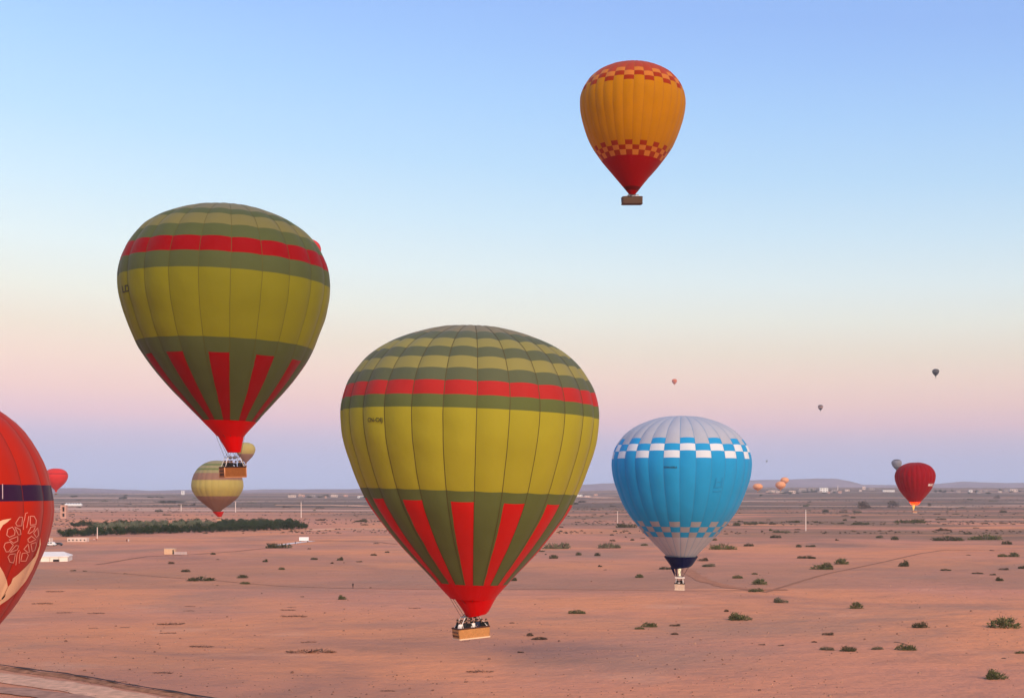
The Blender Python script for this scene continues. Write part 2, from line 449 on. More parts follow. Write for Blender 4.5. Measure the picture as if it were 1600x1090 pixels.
def fabric(name, rgb, rough=.62, trans=.18):
    return mat(name, rgb, rough, .04, .05, .25, .35, .9, trans, bdist=.12, sheen=.11)
def make_envelope(sh, root, bands, mouth_y, tape_m, tape_w, nc=8, lev=1.0, gores=True, tape_y=None):
    """bands: list of (row in the photo where the band ends, colour or function(gore, column))"""
    o0 = Vector(root.location)
    s_end = sh.s_of_y(mouth_y)
    edges = [0.012]
    for y_, _ in bands[:-1]: edges.append(max(sh.s_of_y(y_), edges[-1] + 1e-4))
    edges.append(s_end)
    S, B = [edges[0]], []
    for i in range(len(bands)):
        n = max(1, int(math.ceil((sh.at('arc', edges[i + 1]) - sh.at('arc', edges[i])) / lev)))
        for j in range(1, n + 1):
            S.append(edges[i] + (edges[i + 1] - edges[i]) * j / n); B.append(i)
    S = np.array(S); nl = len(S)
    mats, idx = [], {}
    def mi(m):
        if m.name not in idx: idx[m.name] = len(mats); mats.append(m)
        return idx[m.name]
    def patch(k, name, parent):
        phi = sh.phi0 + sh.dphi * (k + np.linspace(0, 1, nc + 1))
        ph = phi.copy(); ph[-1] -= 1e-6; ph[0] += 1e-6
        P = sh.pos(ph[None, :], S[:, None])
        # seams pucker a little
        for j in range(nl):
            for q in range(nc + 1):
                d = noise.noise(Vector(P[j, q]) * .55) * .045 * (1 if q in (0, nc) else 1.6)
                if q in (1, nc - 1): d += noise.noise(Vector(P[j, q]) * 1.7) * .04
                P[j, q, 0] += d * .7; P[j, q, 1] += d
        P = P - np.array(o0)
        return P
    if gores:
        tv, tf = [], []
        s_t = sh.s_of_y(tape_y) if tape_y else 2
        S_all = S; S = S_all[S_all <= s_t + 1e-6]
        for k in range(sh.ng):
            ph = np.array([sh.phi0 + sh.dphi * k])
            for sgn in (0,):
                base = len(tv)
                r = np.maximum(sh.at('r', S), .05)
                dph = tape_w / 2 / r
                A = sh.pos(ph - dph, S, .035, False); Bq = sh.pos(ph + dph, S, .035, False)
                for j in range(len(S)):
                    d = noise.noise(Vector((A[j] + Bq[j]) / 2) * .55) * .045
                    for q in (A[j], Bq[j]):
                        tv.append((q[0] - o0.x + d * .7, q[1] - o0.y + d, q[2] - o0.z))
                for j in range(len(S) - 1):
                    tf.append((base + 2 * j, base + 2 * j + 2, base + 2 * j + 3, base + 2 * j + 1))
        S = S_all
        # crown ring
        cen = sh.pos(0, 0.0, .06, False) - np.array(o0); base = len(tv)
        tv.append(tuple(cen))
        ring = sh.pos(np.linspace(0, 2 * math.pi, 24, endpoint=False), 0.02, .05, False) - np.array(o0)
        tv += [tuple(q) for q in ring]
        tf += [(base, base + 1 + i, base + 1 + (i + 1) % 24) for i in range(24)]
        env = link('envelope', mesh('envelope', tv, tf, tape_m, smooth=True), root)
        for k in range(sh.ng):
            P = patch(k, 'gore', env)
            mats, idx = [], {}
            f, fm = [], []
            for j in range(nl - 1):
                col = bands[B[j]][1]
                for q in range(nc):
                    a = j * (nc + 1) + q
                    f.append((a, a + nc + 1, a + nc + 2, a + 1))
                    fm.append(mi(col(k, q) if callable(col) else col))
            link('gore', mesh('gore', P.reshape(-1, 3), f, mats, fm, True), env)
    else:
        v, f, fm = [], [], []
        for k in range(sh.ng):
            P = patch(k, '', None).reshape(-1, 3); base = len(v); v += [tuple(q) for q in P]
            for j in range(nl - 1):
                col = bands[B[j]][1]
                for q in range(nc):
                    a = base + j * (nc + 1) + q
                    f.append((a, a + nc + 1, a + nc + 2, a + 1)); fm.append(mi(col(k, q) if callable(col) else col))
        env = link('envelope', mesh('envelope', v, f, mats, fm, True), root)
    return env, s_end

def cone(root, name, c0, r0, c1, r1, m, a0=0, a1=360, parent=None, n=28, tipcut=0.0, thick=.03):
    """cloth cone between two rings (world positions), optionally open on one side"""
    o0 = Vector(root.location); v, f = [], []
    rows = 4
    for j in range(rows + 1):
        u = j / rows
        for i in range(n + 1):
            a = R(a0 + (a1 - a0) * i / n)
            rr = r0 + (r1 - r0) * u
            p = Vector(c0).lerp(Vector(c1), u) + Vector((math.sin(a) * rr, -math.cos(a) * rr, 0))
            p += Vector((1, 1, 0)) * .02 * noise.noise(p * 1.5)
            if j == rows: p.z += tipcut * math.sin(a) * r1
            v.append(p - o0)
    for j in range(rows):
        for i in range(n):
            a = j * (n + 1) + i
            f.append((a, a + n + 1, a + n + 2, a + 1))
    return link(name, mesh(name, v, f, m, smooth=True), parent or root)

wick_m = {}
def wicker(name, rgb):
    if name in MATS: return MATS[name]
    m = mat(name, rgb, .7, .3)
    t_ = m.node_tree; bs = t_.nodes['Principled BSDF']
    tc = N(t_, 'ShaderNodeTexCoord')
    wv = N(t_, 'ShaderNodeTexWave', wave_type='BANDS', bands_direction='Z'); wv.inputs['Scale'].default_value = 9; wv.inputs['Distortion'].default_value = 2.5; wv.inputs['Detail Scale'].default_value = 3
    t_.links.new(tc.outputs['Object'], wv.inputs['Vector'])
    ns = N(t_, 'ShaderNodeTexNoise'); ns.inputs['Scale'].default_value = 6
    t_.links.new(tc.outputs['Object'], ns.inputs['Vector'])
    mu = N(t_, 'ShaderNodeMath', operation='MULTIPLY'); t_.links.new(wv.outputs['Fac'], mu.inputs[0]); t_.links.new(ns.outputs['Fac'], mu.inputs[1])
    mr = N(t_, 'ShaderNodeMapRange'); mr.inputs['From Max'].default_value = .6; mr.inputs['To Min'].default_value = .65; mr.inputs['To Max'].default_value = 1.2
    t_.links.new(mu.outputs[0], mr.inputs['Value'])
    vm = N(t_, 'ShaderNodeVectorMath', operation='SCALE'); vm.inputs[0].default_value = rgb
    t_.links.new(mr.outputs[0], vm.inputs['Scale']); t_.links.new(vm.outputs[0], bs.inputs['Base Color'])
    bp_ = N(t_, 'ShaderNodeBump'); bp_.inputs['Distance'].default_value = .02
    t_.links.new(wv.outputs['Fac'], bp_.inputs['Height']); t_.links.new(bp_.outputs[0], bs.inputs['Normal'])
    return m
def rrect(Lx, Ly, rad, z, n=4):
    out = []
    for cx, cy, a0 in ((1, 1, 0), (-1, 1, 90), (-1, -1, 180), (1, -1, 270)):
        for i in range(n + 1):
            a = R(a0 + 90 * i / n)
            out.append((cx * (Lx / 2 - rad) + rad * math.cos(a), cy * (Ly / 2 - rad) + rad * math.sin(a), z))
    return out
def loops(ls, closed_bottom=False):
    n = len(ls[0]); v = [p for l in ls for p in l]; f = []
    for j in range(len(ls) - 1):
        for i in range(n):
            f.append((j * n + i, j * n + (i + 1) % n, (j + 1) * n + (i + 1) % n, (j + 1) * n + i))
    if closed_bottom: f.append(tuple(range(n - 1, -1, -1)))
    return v, f
DARK = mat('dark_hide', (.035, .022, .018), .6)
STEEL = mat('burner_steel', (.35, .34, .33), .35, .5, metal=.8)
POLE_W = mat('pole_cover', (.72, .66, .62), .7)
def basket(root, M, Lx, Ly, hz, wick, rim, skid, holes=0, posts=None, burner_h=2.0, nburn=2, rad=.18, wires=None, uprights=True):
    """M: matrix placing the basket in the balloon's frame (origin at the basket's floor, z up)"""
    v, f = loops([rrect(Lx * .97, Ly * .97, rad, 0), rrect(Lx, Ly, rad, hz * .5), rrect(Lx, Ly, rad, hz),
                  rrect(Lx - .14, Ly - .14, rad * .7, hz), rrect(Lx - .16, Ly - .16, rad * .7, .06)], True)
    n = len(rrect(1, 1, .1, 0)); f.append(tuple(range(4 * n, 5 * n)))
    mb = MB(); mb.add(v, f, 0, M)
    bk = mb.build('basket', [wick], root)
    mb = MB()
    v, f = loops([rrect(Lx - .2, Ly - .2, rad * .7, hz + .0), rrect(Lx + .06, Ly + .06, rad, hz - .06), rrect(Lx + .1, Ly + .1, rad, hz + .02), rrect(Lx + .02, Ly + .02, rad, hz + .08), rrect(Lx - .14, Ly - .14, rad * .7, hz + .08), rrect(Lx - .2, Ly - .2, rad * .7, hz)])
    mb.add(v, f, 0, M); mb.build('rim_padding', [rim], bk, True)
    mb = MB()
    v, f = loops([rrect(Lx + .02, Ly + .02, rad, -.07), rrect(Lx + .05, Ly + .05, rad, .05), rrect(Lx * .9, Ly * .9, rad, .05)], True)
    mb.add(v, f, 0, M); mb.build('skid', [skid], bk)
    for sx in ((-1, 1) if holes else ()):
        for i in range(holes):
            for j in range(2):
                mb = MB(); yy = (i + .5) / holes * (Ly - .35) - (Ly - .35) / 2
                mb.box((sx * (Lx / 2 - .01), yy, hz * (.28 + .36 * j)), (.06, .2, .16), 0, M)
                mb.build('foot_hole', [DARK], bk)
    if posts:
        for sx in (-1, 1):
            for sy in (-1, 1):
                mb = MB(); mb.tube((sx * (Lx / 2 - rad * .3), sy * (Ly / 2 - rad * .3), 0), (sx * (Lx / 2 - rad * .3), sy * (Ly / 2 - rad * .3), hz), .07, n=8, M=M)
                mb.build('corner_post', [posts], bk, True)
    # partition walls between the passenger bays
    if Lx > 2.2:
        mb = MB(); mb.box((-Lx * .17, 0, hz * .5), (.08, Ly - .18, hz * .86), 0, M); mb.build('partition', [wick], bk)
        mb = MB(); mb.box((Lx * .17, 0, hz * .5), (.08, Ly - .18, hz * .86), 0, M); mb.build('partition', [wick], bk)
    fx, fy_ = min(Lx * .3, .75), min(Ly * .33, .5)
    mb = MB()
    for a, b_ in (((-fx, -fy_), (fx, -fy_)), ((fx, -fy_), (fx, fy_)), ((fx, fy_), (-fx, fy_)), ((-fx, fy_), (-fx, -fy_))):
        mb.tube((*a, burner_h), (*b_, burner_h), .04, n=6, M=M)
    fr = mb.build('burner_frame', [STEEL], root)
    if uprights:
        for sx in (-1, 1):
            for sy in (-1, 1):
                mb = MB(); mb.tube((sx * (Lx / 2 - .2), sy * (Ly / 2 - .18), hz), (sx * fx, sy * fy_, burner_h), .045, n=6, M=M)
                mb.build('upright', [POLE_W], fr)
    for i in range(nburn):
        x = (i - (nburn - 1) / 2) * .5
        mb = MB(); mb.tube((x, 0, burner_h - .18), (x, 0, burner_h + .12), .16, .19, 12, M=M); mb.tube((x, 0, burner_h + .12), (x, 0, burner_h + .2), .10, .08, 10, M=M)
        mb.build('burner', [STEEL], fr, True)
    if wires is not None:
        mb = MB()
        for i, w in enumerate(wires):
            a = M @ Vector((fx * (1 if i % 4 in (0, 3) else -1), fy_ * (1 if i % 4 < 2 else -1), burner_h))
            mb.tube(a, w, .018, n=4)
        wo = mb.build('flying_wire', [DARK], root)
        wo['kind'] = 'stuff'
    return bk
def ring_pts(sh, root, s, n=12):
    return [Vector(sh.pos(2 * math.pi * i / n, s, 0, False)) - Vector(root.location) for i in range(n)]
def lettering(root, sh, text, px, py, width_m, height_m, m, weight=0.0):
    cu = bpy.data.curves.new('lettering', 'FONT'); cu.body = text; cu.size = 1.0; cu.offset = weight
    o = bpy.data.objects.new('lettering', cu); COL.objects.link(o)
    bpy.context.view_layer.update()
    me = bpy.data.meshes.new_from_object(o.evaluated_get(bpy.context.evaluated_depsgraph_get()))
    bpy.data.objects.remove(o)
    bm = bmesh.new(); bm.from_mesh(me)
    bmesh.ops.triangulate(bm, faces=bm.faces[:]); bmesh.ops.subdivide_edges(bm, edges=bm.edges[:], cuts=1)
    xs_ = [v.co.x for v in bm.verts]; ys_ = [v.co.y for v in bm.verts]
    x0, x1, y0, y1 = min(xs_), max(xs_), min(ys_), max(ys_)
    phi_c, s_c = sh.find(px, py)
    r_c, arc_c = sh.at('r', s_c), sh.at('arc', s_c)
    for v in bm.verts:
        u = ((v.co.x - x0) / (x1 - x0) - .5) * width_m; w = ((v.co.y - y0) / (y1 - y0) - .5) * height_m
        s = float(np.interp(arc_c - w, sh.arc, sh.S))
        v.co = Vector(sh.pos(phi_c + u / r_c, s, .07)) - Vector(root.location)
    bm.to_mesh(me); bm.free()
    me.materials.clear(); me.materials.append(m)
    return link('registration_lettering', me, root)
def find(self, px, py):
    best = None
    ph = np.linspace(-1.5, 1.5, 241)[:, None]; s = np.linspace(.1, .98, 300)[None, :]
    P = self.pos(ph, s, 0, False)
    d = (CX + F * P[..., 0] / P[..., 1] - px) ** 2 + (HY - F * (P[..., 2] - H) / P[..., 1] - py) ** 2
    i, j = np.unravel_index(np.argmin(d), d.shape)
    return float(ph[i, 0]), float(s[0, j])
Shape.find = find
def world(px, py, D): return Vector(((px - CX) / F * D, D, H + (HY - py) / F * D))

# fabric colours
GOLD = fabric('gold_fabric', (.39, .335, .030)); OLIVE = fabric('olive_fabric', (.125, .145, .045)); RED = fabric('red_fabric', (.62, .014, .010))
GOLD2 = fabric('mustard_fabric', (.23, .21, .018)); OLIVE2 = fabric('dark_olive_fabric', (.095, .11, .04)); RED2 = fabric('crimson_fabric', (.30, .006, .008))
TAN = fabric('tan_fabric', (.33, .25, .10))
SCARLET = fabric('scarlet_fabric', (.76, .002, .002), trans=.3)
TAPE = mat('dark_tape', (.085, .065, .018), .7)
GOLD_SH = fabric('shaded_gold_fabric', (.285, .245, .075)); OLIVE_SH = fabric('shaded_olive_fabric', (.115, .125, .065)); GOLD2_SH = fabric('shaded_mustard_fabric', (.20, .175, .06))  # crown bands: weaker sun and grey sky sheen painted into the fabric colour

# --- green, yellow and red balloon in the middle
sh = Shape(127, -4.1098, 37.8533, 12.5026, .9037, 1.0309, .0346, 1.0879, .0297, 1.1546, ng=26, phi0=R(2.6), bulge=.085)
D = 127; base = world(737, 997, D)
root = empty('hot_air_balloon', base, 'largest balloon, gold with olive bands, one red stripe and red lower panels, in the centre', 'hot air balloon', 'hot air balloons over the plain')
def strp(red, grn): return lambda k, q: red if (k % 2 == 1 and q > 0) else grn
make_envelope(sh, root, [(519, fabric('shaded_tan_fabric', (.235, .19, .10))), (530, OLIVE_SH), (543, GOLD_SH), (558, OLIVE_SH), (576, GOLD_SH), (595, OLIVE_SH), (617, fabric('shaded_red_fabric', (.47, .03, .026))), (637, OLIVE), (766.5, GOLD), (783.5, OLIVE),  # bands down to the red stripe have the crown's dimmer light in their colour
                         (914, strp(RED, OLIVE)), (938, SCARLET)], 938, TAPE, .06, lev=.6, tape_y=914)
s_m = sh.s_of_y(937); pm = sh.pos(0, s_m, 0, False); cm = sh.pos(np.array([0, math.pi / 2, math.pi, -math.pi / 2]), s_m, 0, False).mean(0)
rm = float(sh.at('r', s_m))
cone(root, 'skirt', Vector(cm) + Vector((.28, 0, .02)), rm * .93, world(744.5, 961, D), 1.0, SCARLET, tipcut=.18)
Mb = Matrix.Translation(world(736.5, 995, D) - base) @ Matrix.Rotation(R(-3.5), 4, 'Y') @ Matrix.Rotation(R(25), 4, 'Z')
WM = wicker('wicker_tan', (.80, .36, .12))
basket(root, Mb, 3.35, 1.95, 1.0, WM, mat('suede_brown', (.08, .03, .02), .8), mat('pale_skid', (.78, .56, .36), .7), holes=4, burner_h=2.05, nburn=3, wires=ring_pts(sh, root, s_m))
lettering(root, sh, 'CN-OIJ', 588, 657, 1.75, .5, mat('black_print', (.03, .025, .02), .7), .01)
BASKETS = {'M': (root, Mb, base)}

# --- olive balloon on the left
sh = Shape(150, -33.52, 54.75, 11.9883, .955, 1.032, .0298, 1.0996, .0382, 1.1167, ng=22, phi0=R(2.5), bulge=.06)
D = 150; base = world(364, 746, D)
root = empty('hot_air_balloon', base, 'dark olive and mustard balloon with a red stripe, high on the left, wicker basket below', 'hot air balloon', 'hot air balloons over the plain')
make_envelope(sh, root, [(327, fabric('drab_fabric', (.20, .175, .085))), (335, OLIVE2), (351, GOLD2_SH), (370, OLIVE2), (393, RED2), (418.5, OLIVE2), (526, GOLD2), (550, OLIVE2),
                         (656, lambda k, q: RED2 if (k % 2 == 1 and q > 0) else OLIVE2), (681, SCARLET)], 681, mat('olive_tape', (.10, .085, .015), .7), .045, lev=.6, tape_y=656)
s_m = sh.s_of_y(679); cm = sh.pos(np.array([0, math.pi / 2, math.pi, -math.pi / 2]), s_m, 0, False).mean(0); rm = float(sh.at('r', s_m))
cone(root, 'skirt', Vector(cm) + Vector((.05, 0, .03)), rm * .93, world(366, 706.5, D), .76, SCARLET, tipcut=0.02)
Mb = Matrix.Translation(world(364, 745, D) - base) @ Matrix.Rotation(R(-1.5), 4, 'Y') @ Matrix.Rotation(R(34), 4, 'Z')
basket(root, Mb, 2.75, 1.75, 1.15, wicker('wicker_red', (.46, .155, .04)), mat('suede_dark', (.05, .02, .015), .8), mat('skid_brown', (.50, .22, .10), .7), holes=4,
       posts=mat('cane_post', (.66, .30, .14), .6), burner_h=2.3, nburn=2, wires=ring_pts(sh, root, s_m))
lettering(root, sh, 'LD', 198.5, 450, 1.6, .75, mat('black_print', (.03, .025, .02), .7), .015)
BASKETS['L'] = (root, Mb, base)

# --- blue and white balloon
BLUE = fabric('azure_fabric', (.028, .33, .64)); SILVER = fabric('silver_fabric', (.46, .46, .50), .5); WHITE = fabric('white_fabric', (.74, .76, .78))
SILV2 = fabric('dull_silver_fabric', (.36, .37, .39), .5)
NAVY = fabric('navy_fabric', (.004, .007, .05), trans=.02)
sh = Shape(202, 26.7189, 34.6446, 10.8323, .9012, .9808, .0054, 1.0695, .0018, 1.1371, ng=28, phi0=R(-1.2), bulge=.07)
D = 202; base = world(1062, 921, D)
root = empty('hot_air_balloon', base, 'blue balloon with silver top and rows of white checks over the sand', 'hot air balloon', 'hot air balloons over the plain')
def chk(a, b_, par): return lambda k, q: a if k % 2 == par else b_
make_envelope(sh, root, [(683.5, SILVER), (692.7, chk(BLUE, SILVER, 0)), (703.4, chk(WHITE, BLUE, 0)), (714.5, chk(BLUE, WHITE, 0)), (814.5, BLUE),
                         (822.7, chk(BLUE, SILV2, 0)), (831, chk(SILV2, BLUE, 0)), (839, chk(BLUE, SILV2, 0)), (870.5, SILVER)], 870.5, mat('blue_tape', (.06, .26, .46), .7), .035)
s_m = sh.s_of_y(870.3); cm = sh.pos(np.array([0, math.pi / 2, math.pi, -math.pi / 2]), s_m, 0, False).mean(0); rm = float(sh.at('r', s_m))
cone(root, 'skirt', Vector(cm) + Vector((0, 0, .05)), 2.72, world(1064.5, 886.5, D), 1.45, NAVY, tipcut=.12)
# loose strips of the skirt on the left side
for i, (x0, x1) in enumerate(((1050, 1054.5), (1056, 1057))):
    mb = MB(); mb.tube(world(x0, 885, D) - base, world(x1, 899, D) - base, .28 - .1 * i, .06, 6); mb.build('skirt_strip', [NAVY], root, True)
Mb = Matrix.Translation(world(1061.7, 920.5, D) - base) @ Matrix.Rotation(R(1.5), 4, 'Y') @ Matrix.Rotation(R(-14), 4, 'Z')
CREAM = wicker('cream_cover', (.86, .62, .46))
basket(root, Mb, 1.55, 1.2, .95, CREAM, DARK, mat('cream_skid', (.82, .66, .5), .7), burner_h=2.0, nburn=1, wires=ring_pts(sh, root, s_m), rad=.12)
mb = MB()
v, f = loops([rrect(1.35, 1.1, .12, 1.72), rrect(1.45, 1.2, .12, 1.80), rrect(1.45, 1.2, .12, 1.98), rrect(1.15, .9, .1, 1.98), rrect(1.15, .9, .1, 1.72), rrect(1.35, 1.1, .12, 1.72)])
mb.add(v, f, 0, Mb); mb.build('burner_shroud', [mat('cream_pad', (.80, .68, .60), .7)], root)
FLAME = bpy.data.materials.new('flame'); FLAME.use_nodes = True
fn = FLAME.node_tree
for n in list(fn.nodes): fn.nodes.remove(n)
fo, fe = N(fn, 'ShaderNodeOutputMaterial'), N(fn, 'ShaderNodeEmission')
fe.inputs['Color'].default_value = (1.0, .78, .48, 1); fe.inputs['Strength'].default_value = 1.15
fn.links.new(fe.outputs[0], fo.inputs['Surface'])
def flame(root, a, b_, r0, r1, m):
    a, b_ = Vector(a), Vector(b_); v, f = [], []
    n = 10
    for j in range(7):
        u = j / 6; rr = (r0 + (r1 - r0) * u) * (1 if j < 6 else .5)
        for i in range(n):
            q = 2 * math.pi * i / n
            w = 1 + .15 * math.sin(3 * q + j * 1.7)
            v.append(a.lerp(b_, u) + Vector((rr * w * math.cos(q), rr * w * math.sin(q), 0)))
    for j in range(6):
        for i in range(n): f.append((j * n + i, j * n + (i + 1) % n, (j + 1) * n + (i + 1) % n, (j + 1) * n + i))
    f += [tuple(range(n - 1, -1, -1)), tuple(range(6 * n, 7 * n))]
    return link('flame', mesh('flame', v, f, m, smooth=True), root)
flame(root, world(1062, 901, D) - base, world(1061.9, 885.5, D) - base, .13, .24, FLAME)
lettering(root, sh, 'CN-OLI', 1048, 729.5, 1.9, .28, mat('black_print', (.03, .025, .02), .7), .03)
lettering(root, sh, 'H', 1123, 752, 1.3, 1.3, mat('deep_blue_print', (.018, .265, .54), .6))
lettering(root, sh, '=', 1121, 763, 1.5, .9, mat('deep_blue_print', (.018, .265, .54), .6))
BASKETS['B'] = (root, Mb, base)

# --- orange balloon high up
ORA = fabric('orange_fabric', (.52, .20, .002)); LORA = fabric('light_orange_fabric', (.60, .19, .03)); ROR = fabric('rust_fabric', (.42, .055, .022)); BRICK = fabric('brick_fabric', (.34, .03, .004)); DRED = fabric('deep_red_fabric', (.34, .001, .001))
sh = Shape(261, 24.6087, 109.4613, 10.6256, .9535, 1.1445, .0376, 1.1004, .0177, 1.1566, ng=32, phi0=R(1.2), bulge=.06)
D = 261; base = world(987.5, 319.5, D)
root = empty('hot_air_balloon', base, 'orange balloon with red top, red base and checker rows, highest in the sky', 'hot air balloon', 'hot air balloons over the plain')
make_envelope(sh, root, [(104.7, ROR), (110.1, chk(LORA, ROR, 0)), (117, chk(BRICK, LORA, 0)), (124, chk(ORA, BRICK, 0)), (217.8, ORA), (225.5, chk(BRICK, ORA, 1)), (233, chk(BRICK, LORA, 0)), (241.5, chk(BRICK, LORA, 1)),
                         (290, DRED), (296.5, fabric('maroon_fabric', (.13, .004, .003))), (304, DRED)], 304, mat('orange_tape', (.38, .13, .01), .7), .04, tape_y=217.8)
s_m = sh.s_of_y(303.5)
Mb = Matrix.Translation(world(987.5, 318.5, D) - base) @ Matrix.Rotation(R(-1.5), 4, 'Y') @ Matrix.Rotation(R(6), 4, 'Z')
basket(root, Mb, 4.2, 2.0, 1.25, wicker('wicker_dark', (.13, .07, .04)), mat('suede_dark', (.05, .02, .015), .8), mat('skid_dark', (.09, .05, .03), .7), burner_h=1.75, nburn=2, wires=ring_pts(sh, root, s_m), uprights=True, rad=.4)
BASKETS['O'] = (root, Mb, base)

# --- big red balloon cut by the left edge
RR = fabric('vermilion_fabric', (.52, .022, .008)); BELT = fabric('indigo_fabric', (.04, .012, .045))
sh = Shape(98, -47.945, 29.094, 11.964, 1.058, .974, 0, 1.326, 0, 1.1, ng=24, phi0=R(5), bulge=.05)
base = Vector((sh.X, sh.D, sh.Z - 12 * 1.9))
root = empty('hot_air_balloon', base, 'big red balloon with dark belt and cream emblem, cut off by the left edge', 'hot air balloon', 'hot air balloons over the plain')
make_envelope(sh, root, [(756.5, RR), (784, BELT), (1085, RR), (1120, RR)], 1118, mat('red_tape', (.24, .02, .01), .7), .06)
s_m = sh.s_of_y(1118)
Mb = Matrix.Translation(Vector((0, 0, 0)) + Vector((0, 0, .05)))
basket(root, Mb, 2.6, 1.7, 1.1, WM, MATS['suede_brown'], MATS['pale_skid'], burner_h=2.2, wires=ring_pts(sh, root, s_m))
# emblem: outlined star tiles and cream leaves printed on the cloth
ph = np.linspace(-1.7, 1.7, 170)[:, None]; ss = np.linspace(.2, .98, 150)[None, :]
P = sh.pos(ph, ss).reshape(-1, 3)
bvh = BVHTree.FromPolygons([Vector(p) for p in P], [(i * 150 + j, i * 150 + j + 1, (i + 1) * 150 + j + 1, (i + 1) * 150 + j) for i in range(169) for j in range(149)])
def on_cloth(px, py, off=.05):
    d = Vector(((px - CX) / F, 1, (HY - py) / F)).normalized()
    hit = bvh.ray_cast(Vector((0, 0, H)), d)
    if hit[0] is None: return None
    nrm = hit[1] if hit[1].dot(d) < 0 else -hit[1]
    return hit[0] + nrm * off - Vector(root.location)
PRINT = mat('salmon_print', (.78, .28, .20), .7); CREAMP = mat('cream_print', (.84, .50, .30), .7); BLK = mat('black_print', (.03, .025, .02), .7)
def zz(p): return (p[0] / 5.45, 780 + p[1] / 5.45)
def outline(name, pts, w, m, closed=True, off=.06):
    pts = [Vector(zz(p)) for p in pts]
    n = len(pts); v, f = [], []
    dense = []
    for i in range(n if closed else n - 1):
        a, b_ = pts[i], pts[(i + 1) % n]
        k = max(1, int((b_ - a).length / 3))
        dense += [a.lerp(b_, j / k) for j in range(k)]
    if not closed: dense.append(pts[-1])
    N_ = len(dense)
    for i in range(N_):
        a = dense[(i - 1) % N_] if closed or i > 0 else dense[i]; c_ = dense[(i + 1) % N_] if closed or i < N_ - 1 else dense[i]
        d = (c_ - a); d = d.normalized() if d.length else Vector((1, 0)); s_ = Vector((-d.y, d.x)) * w / 2
        for q in (dense[i] - s_, dense[i] + s_):
            p = on_cloth(q.x, q.y, off)
            if p is None: return
            v.append(p)
    for i in range(N_ if closed else N_ - 1):
        j = (i + 1) % N_
        f.append((2 * i, 2 * i + 1, 2 * j + 1, 2 * j))
    return link(name, mesh(name, v, f, m), emb)
def filled(name, pts, m, parent, off=.06):
    bm = bmesh.new()
    vs = [bm.verts.new((*zz(p), 0)) for p in pts]
    bm.faces.new(vs)
    bmesh.ops.triangulate(bm, faces=bm.faces[:])
    for _ in range(3): bmesh.ops.subdivide_edges(bm, edges=[e for e in bm.edges if e.calc_length() > 4], cuts=1); bmesh.ops.triangulate(bm, faces=bm.faces[:])
    last = Vector((0, 0, 0))
    for v in bm.verts:
        p = on_cloth(v.co.x, v.co.y, off)
        v.co = p if p is not None else last
        last = v.co.copy()
    me = bpy.data.meshes.new(name); bm.to_mesh(me); bm.free(); me.materials.append(m)
    return link(name, me, parent)
emb = filled('emblem', [(335, 318), (330, 390), (295, 480), (220, 565), (150, 632), (104, 668), (88, 712), (66, 737), (44, 785), (10, 845), (-60, 930), (-60, 960), (0, 890), (60, 850), (140, 780), (215, 690), (272, 590), (317, 480), (340, 380)], CREAMP, root)
filled('emblem_leaf', [(-90, 470), (0, 575), (26, 620), (54, 690), (62, 737), (38, 790), (5, 848), (-90, 930)], CREAMP, emb, .055)
filled('emblem_leaf', [(-40, 200), (20, 172), (92, 160), (58, 190), (20, 216), (0, 250), (-40, 330)], CREAMP, emb)
filled('emblem_mark', [(8, 838), (42, 795), (36, 820), (14, 846)], BLK, emb, .085)
for pts in ([(128, 200), (160, 148), (186, 150), (178, 222), (140, 222)], [(252, 140), (285, 142), (303, 175), (300, 212), (252, 215)],
            [(52, 300), (62, 250), (100, 232), (122, 268), (118, 300), (75, 318)], [(28, 400), (40, 368), (80, 358), (108, 385), (70, 440), (48, 442)],
            [(62, 485), (80, 462), (125, 458), (112, 535), (80, 530)], [(172, 520), (185, 455), (222, 450), (236, 470), (215, 520)],
            [(280, 285), (315, 238), (322, 300), (305, 322)], [(258, 375), (300, 362), (303, 385), (290, 430), (268, 440)],
            [(120, 230), (165, 255), (172, 295), (150, 298)], [(72, 340), (145, 312), (145, 350), (110, 368)], [(232, 285), (258, 232), (296, 225), (280, 265), (245, 288)],
            [(232, 335), (262, 310), (300, 338), (250, 362), (235, 355)], [(78, 448), (130, 388), (155, 392), (140, 425)], [(198, 420), (235, 375), (245, 445), (230, 445)]):
    outline('emblem_tile', pts, 1.3, PRINT)
for pts in ([(195, 255), (192, 200), (205, 165), (212, 118), (232, 110)], [(222, 240), (232, 190), (240, 140)], [(130, 555), (136, 500), (142, 455), (160, 425)], [(158, 540), (160, 490), (168, 440)]):
    outline('emblem_line', pts, 1.0, PRINT, False)
filled('belt_mark', [(14, -130), (20, -130), (21, -5), (15, -5)], mat('pale_print', (.7, .5, .5), .7), root, .06)

# --- red balloon with its burner lit, on the right
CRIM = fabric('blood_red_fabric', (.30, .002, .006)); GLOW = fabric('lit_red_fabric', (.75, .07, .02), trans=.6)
sh = Shape(675, 212.5715, 38.4108, 10.1106, .939, 1.1173, -.03, 1.3828, -.0244, 1.151, ng=24, phi0=R(3), bulge=.11)
D = 675; base = world(1429, 801, D)
root = empty('hot_air_balloon', base, 'small red balloon with burner flame alight under its mouth, low on the right', 'hot air balloon', 'hot air balloons over the plain')
make_envelope(sh, root, [(783.5, CRIM), (788, GLOW)], 788, TAPE, .05, nc=5, lev=1.0, gores=False)
s_m = sh.s_of_y(788)
Mb = Matrix.Translation(Vector((0, 0, .1)))
basket(root, Mb, 2.4, 1.4, 1.0, wicker('wicker_pink', (.5, .25, .16)), DARK, MATS['cream_skid'], burner_h=1.7, nburn=1, wires=ring_pts(sh, root, s_m))
FL2 = FLAME.copy(); FL2.name = 'flame_orange'
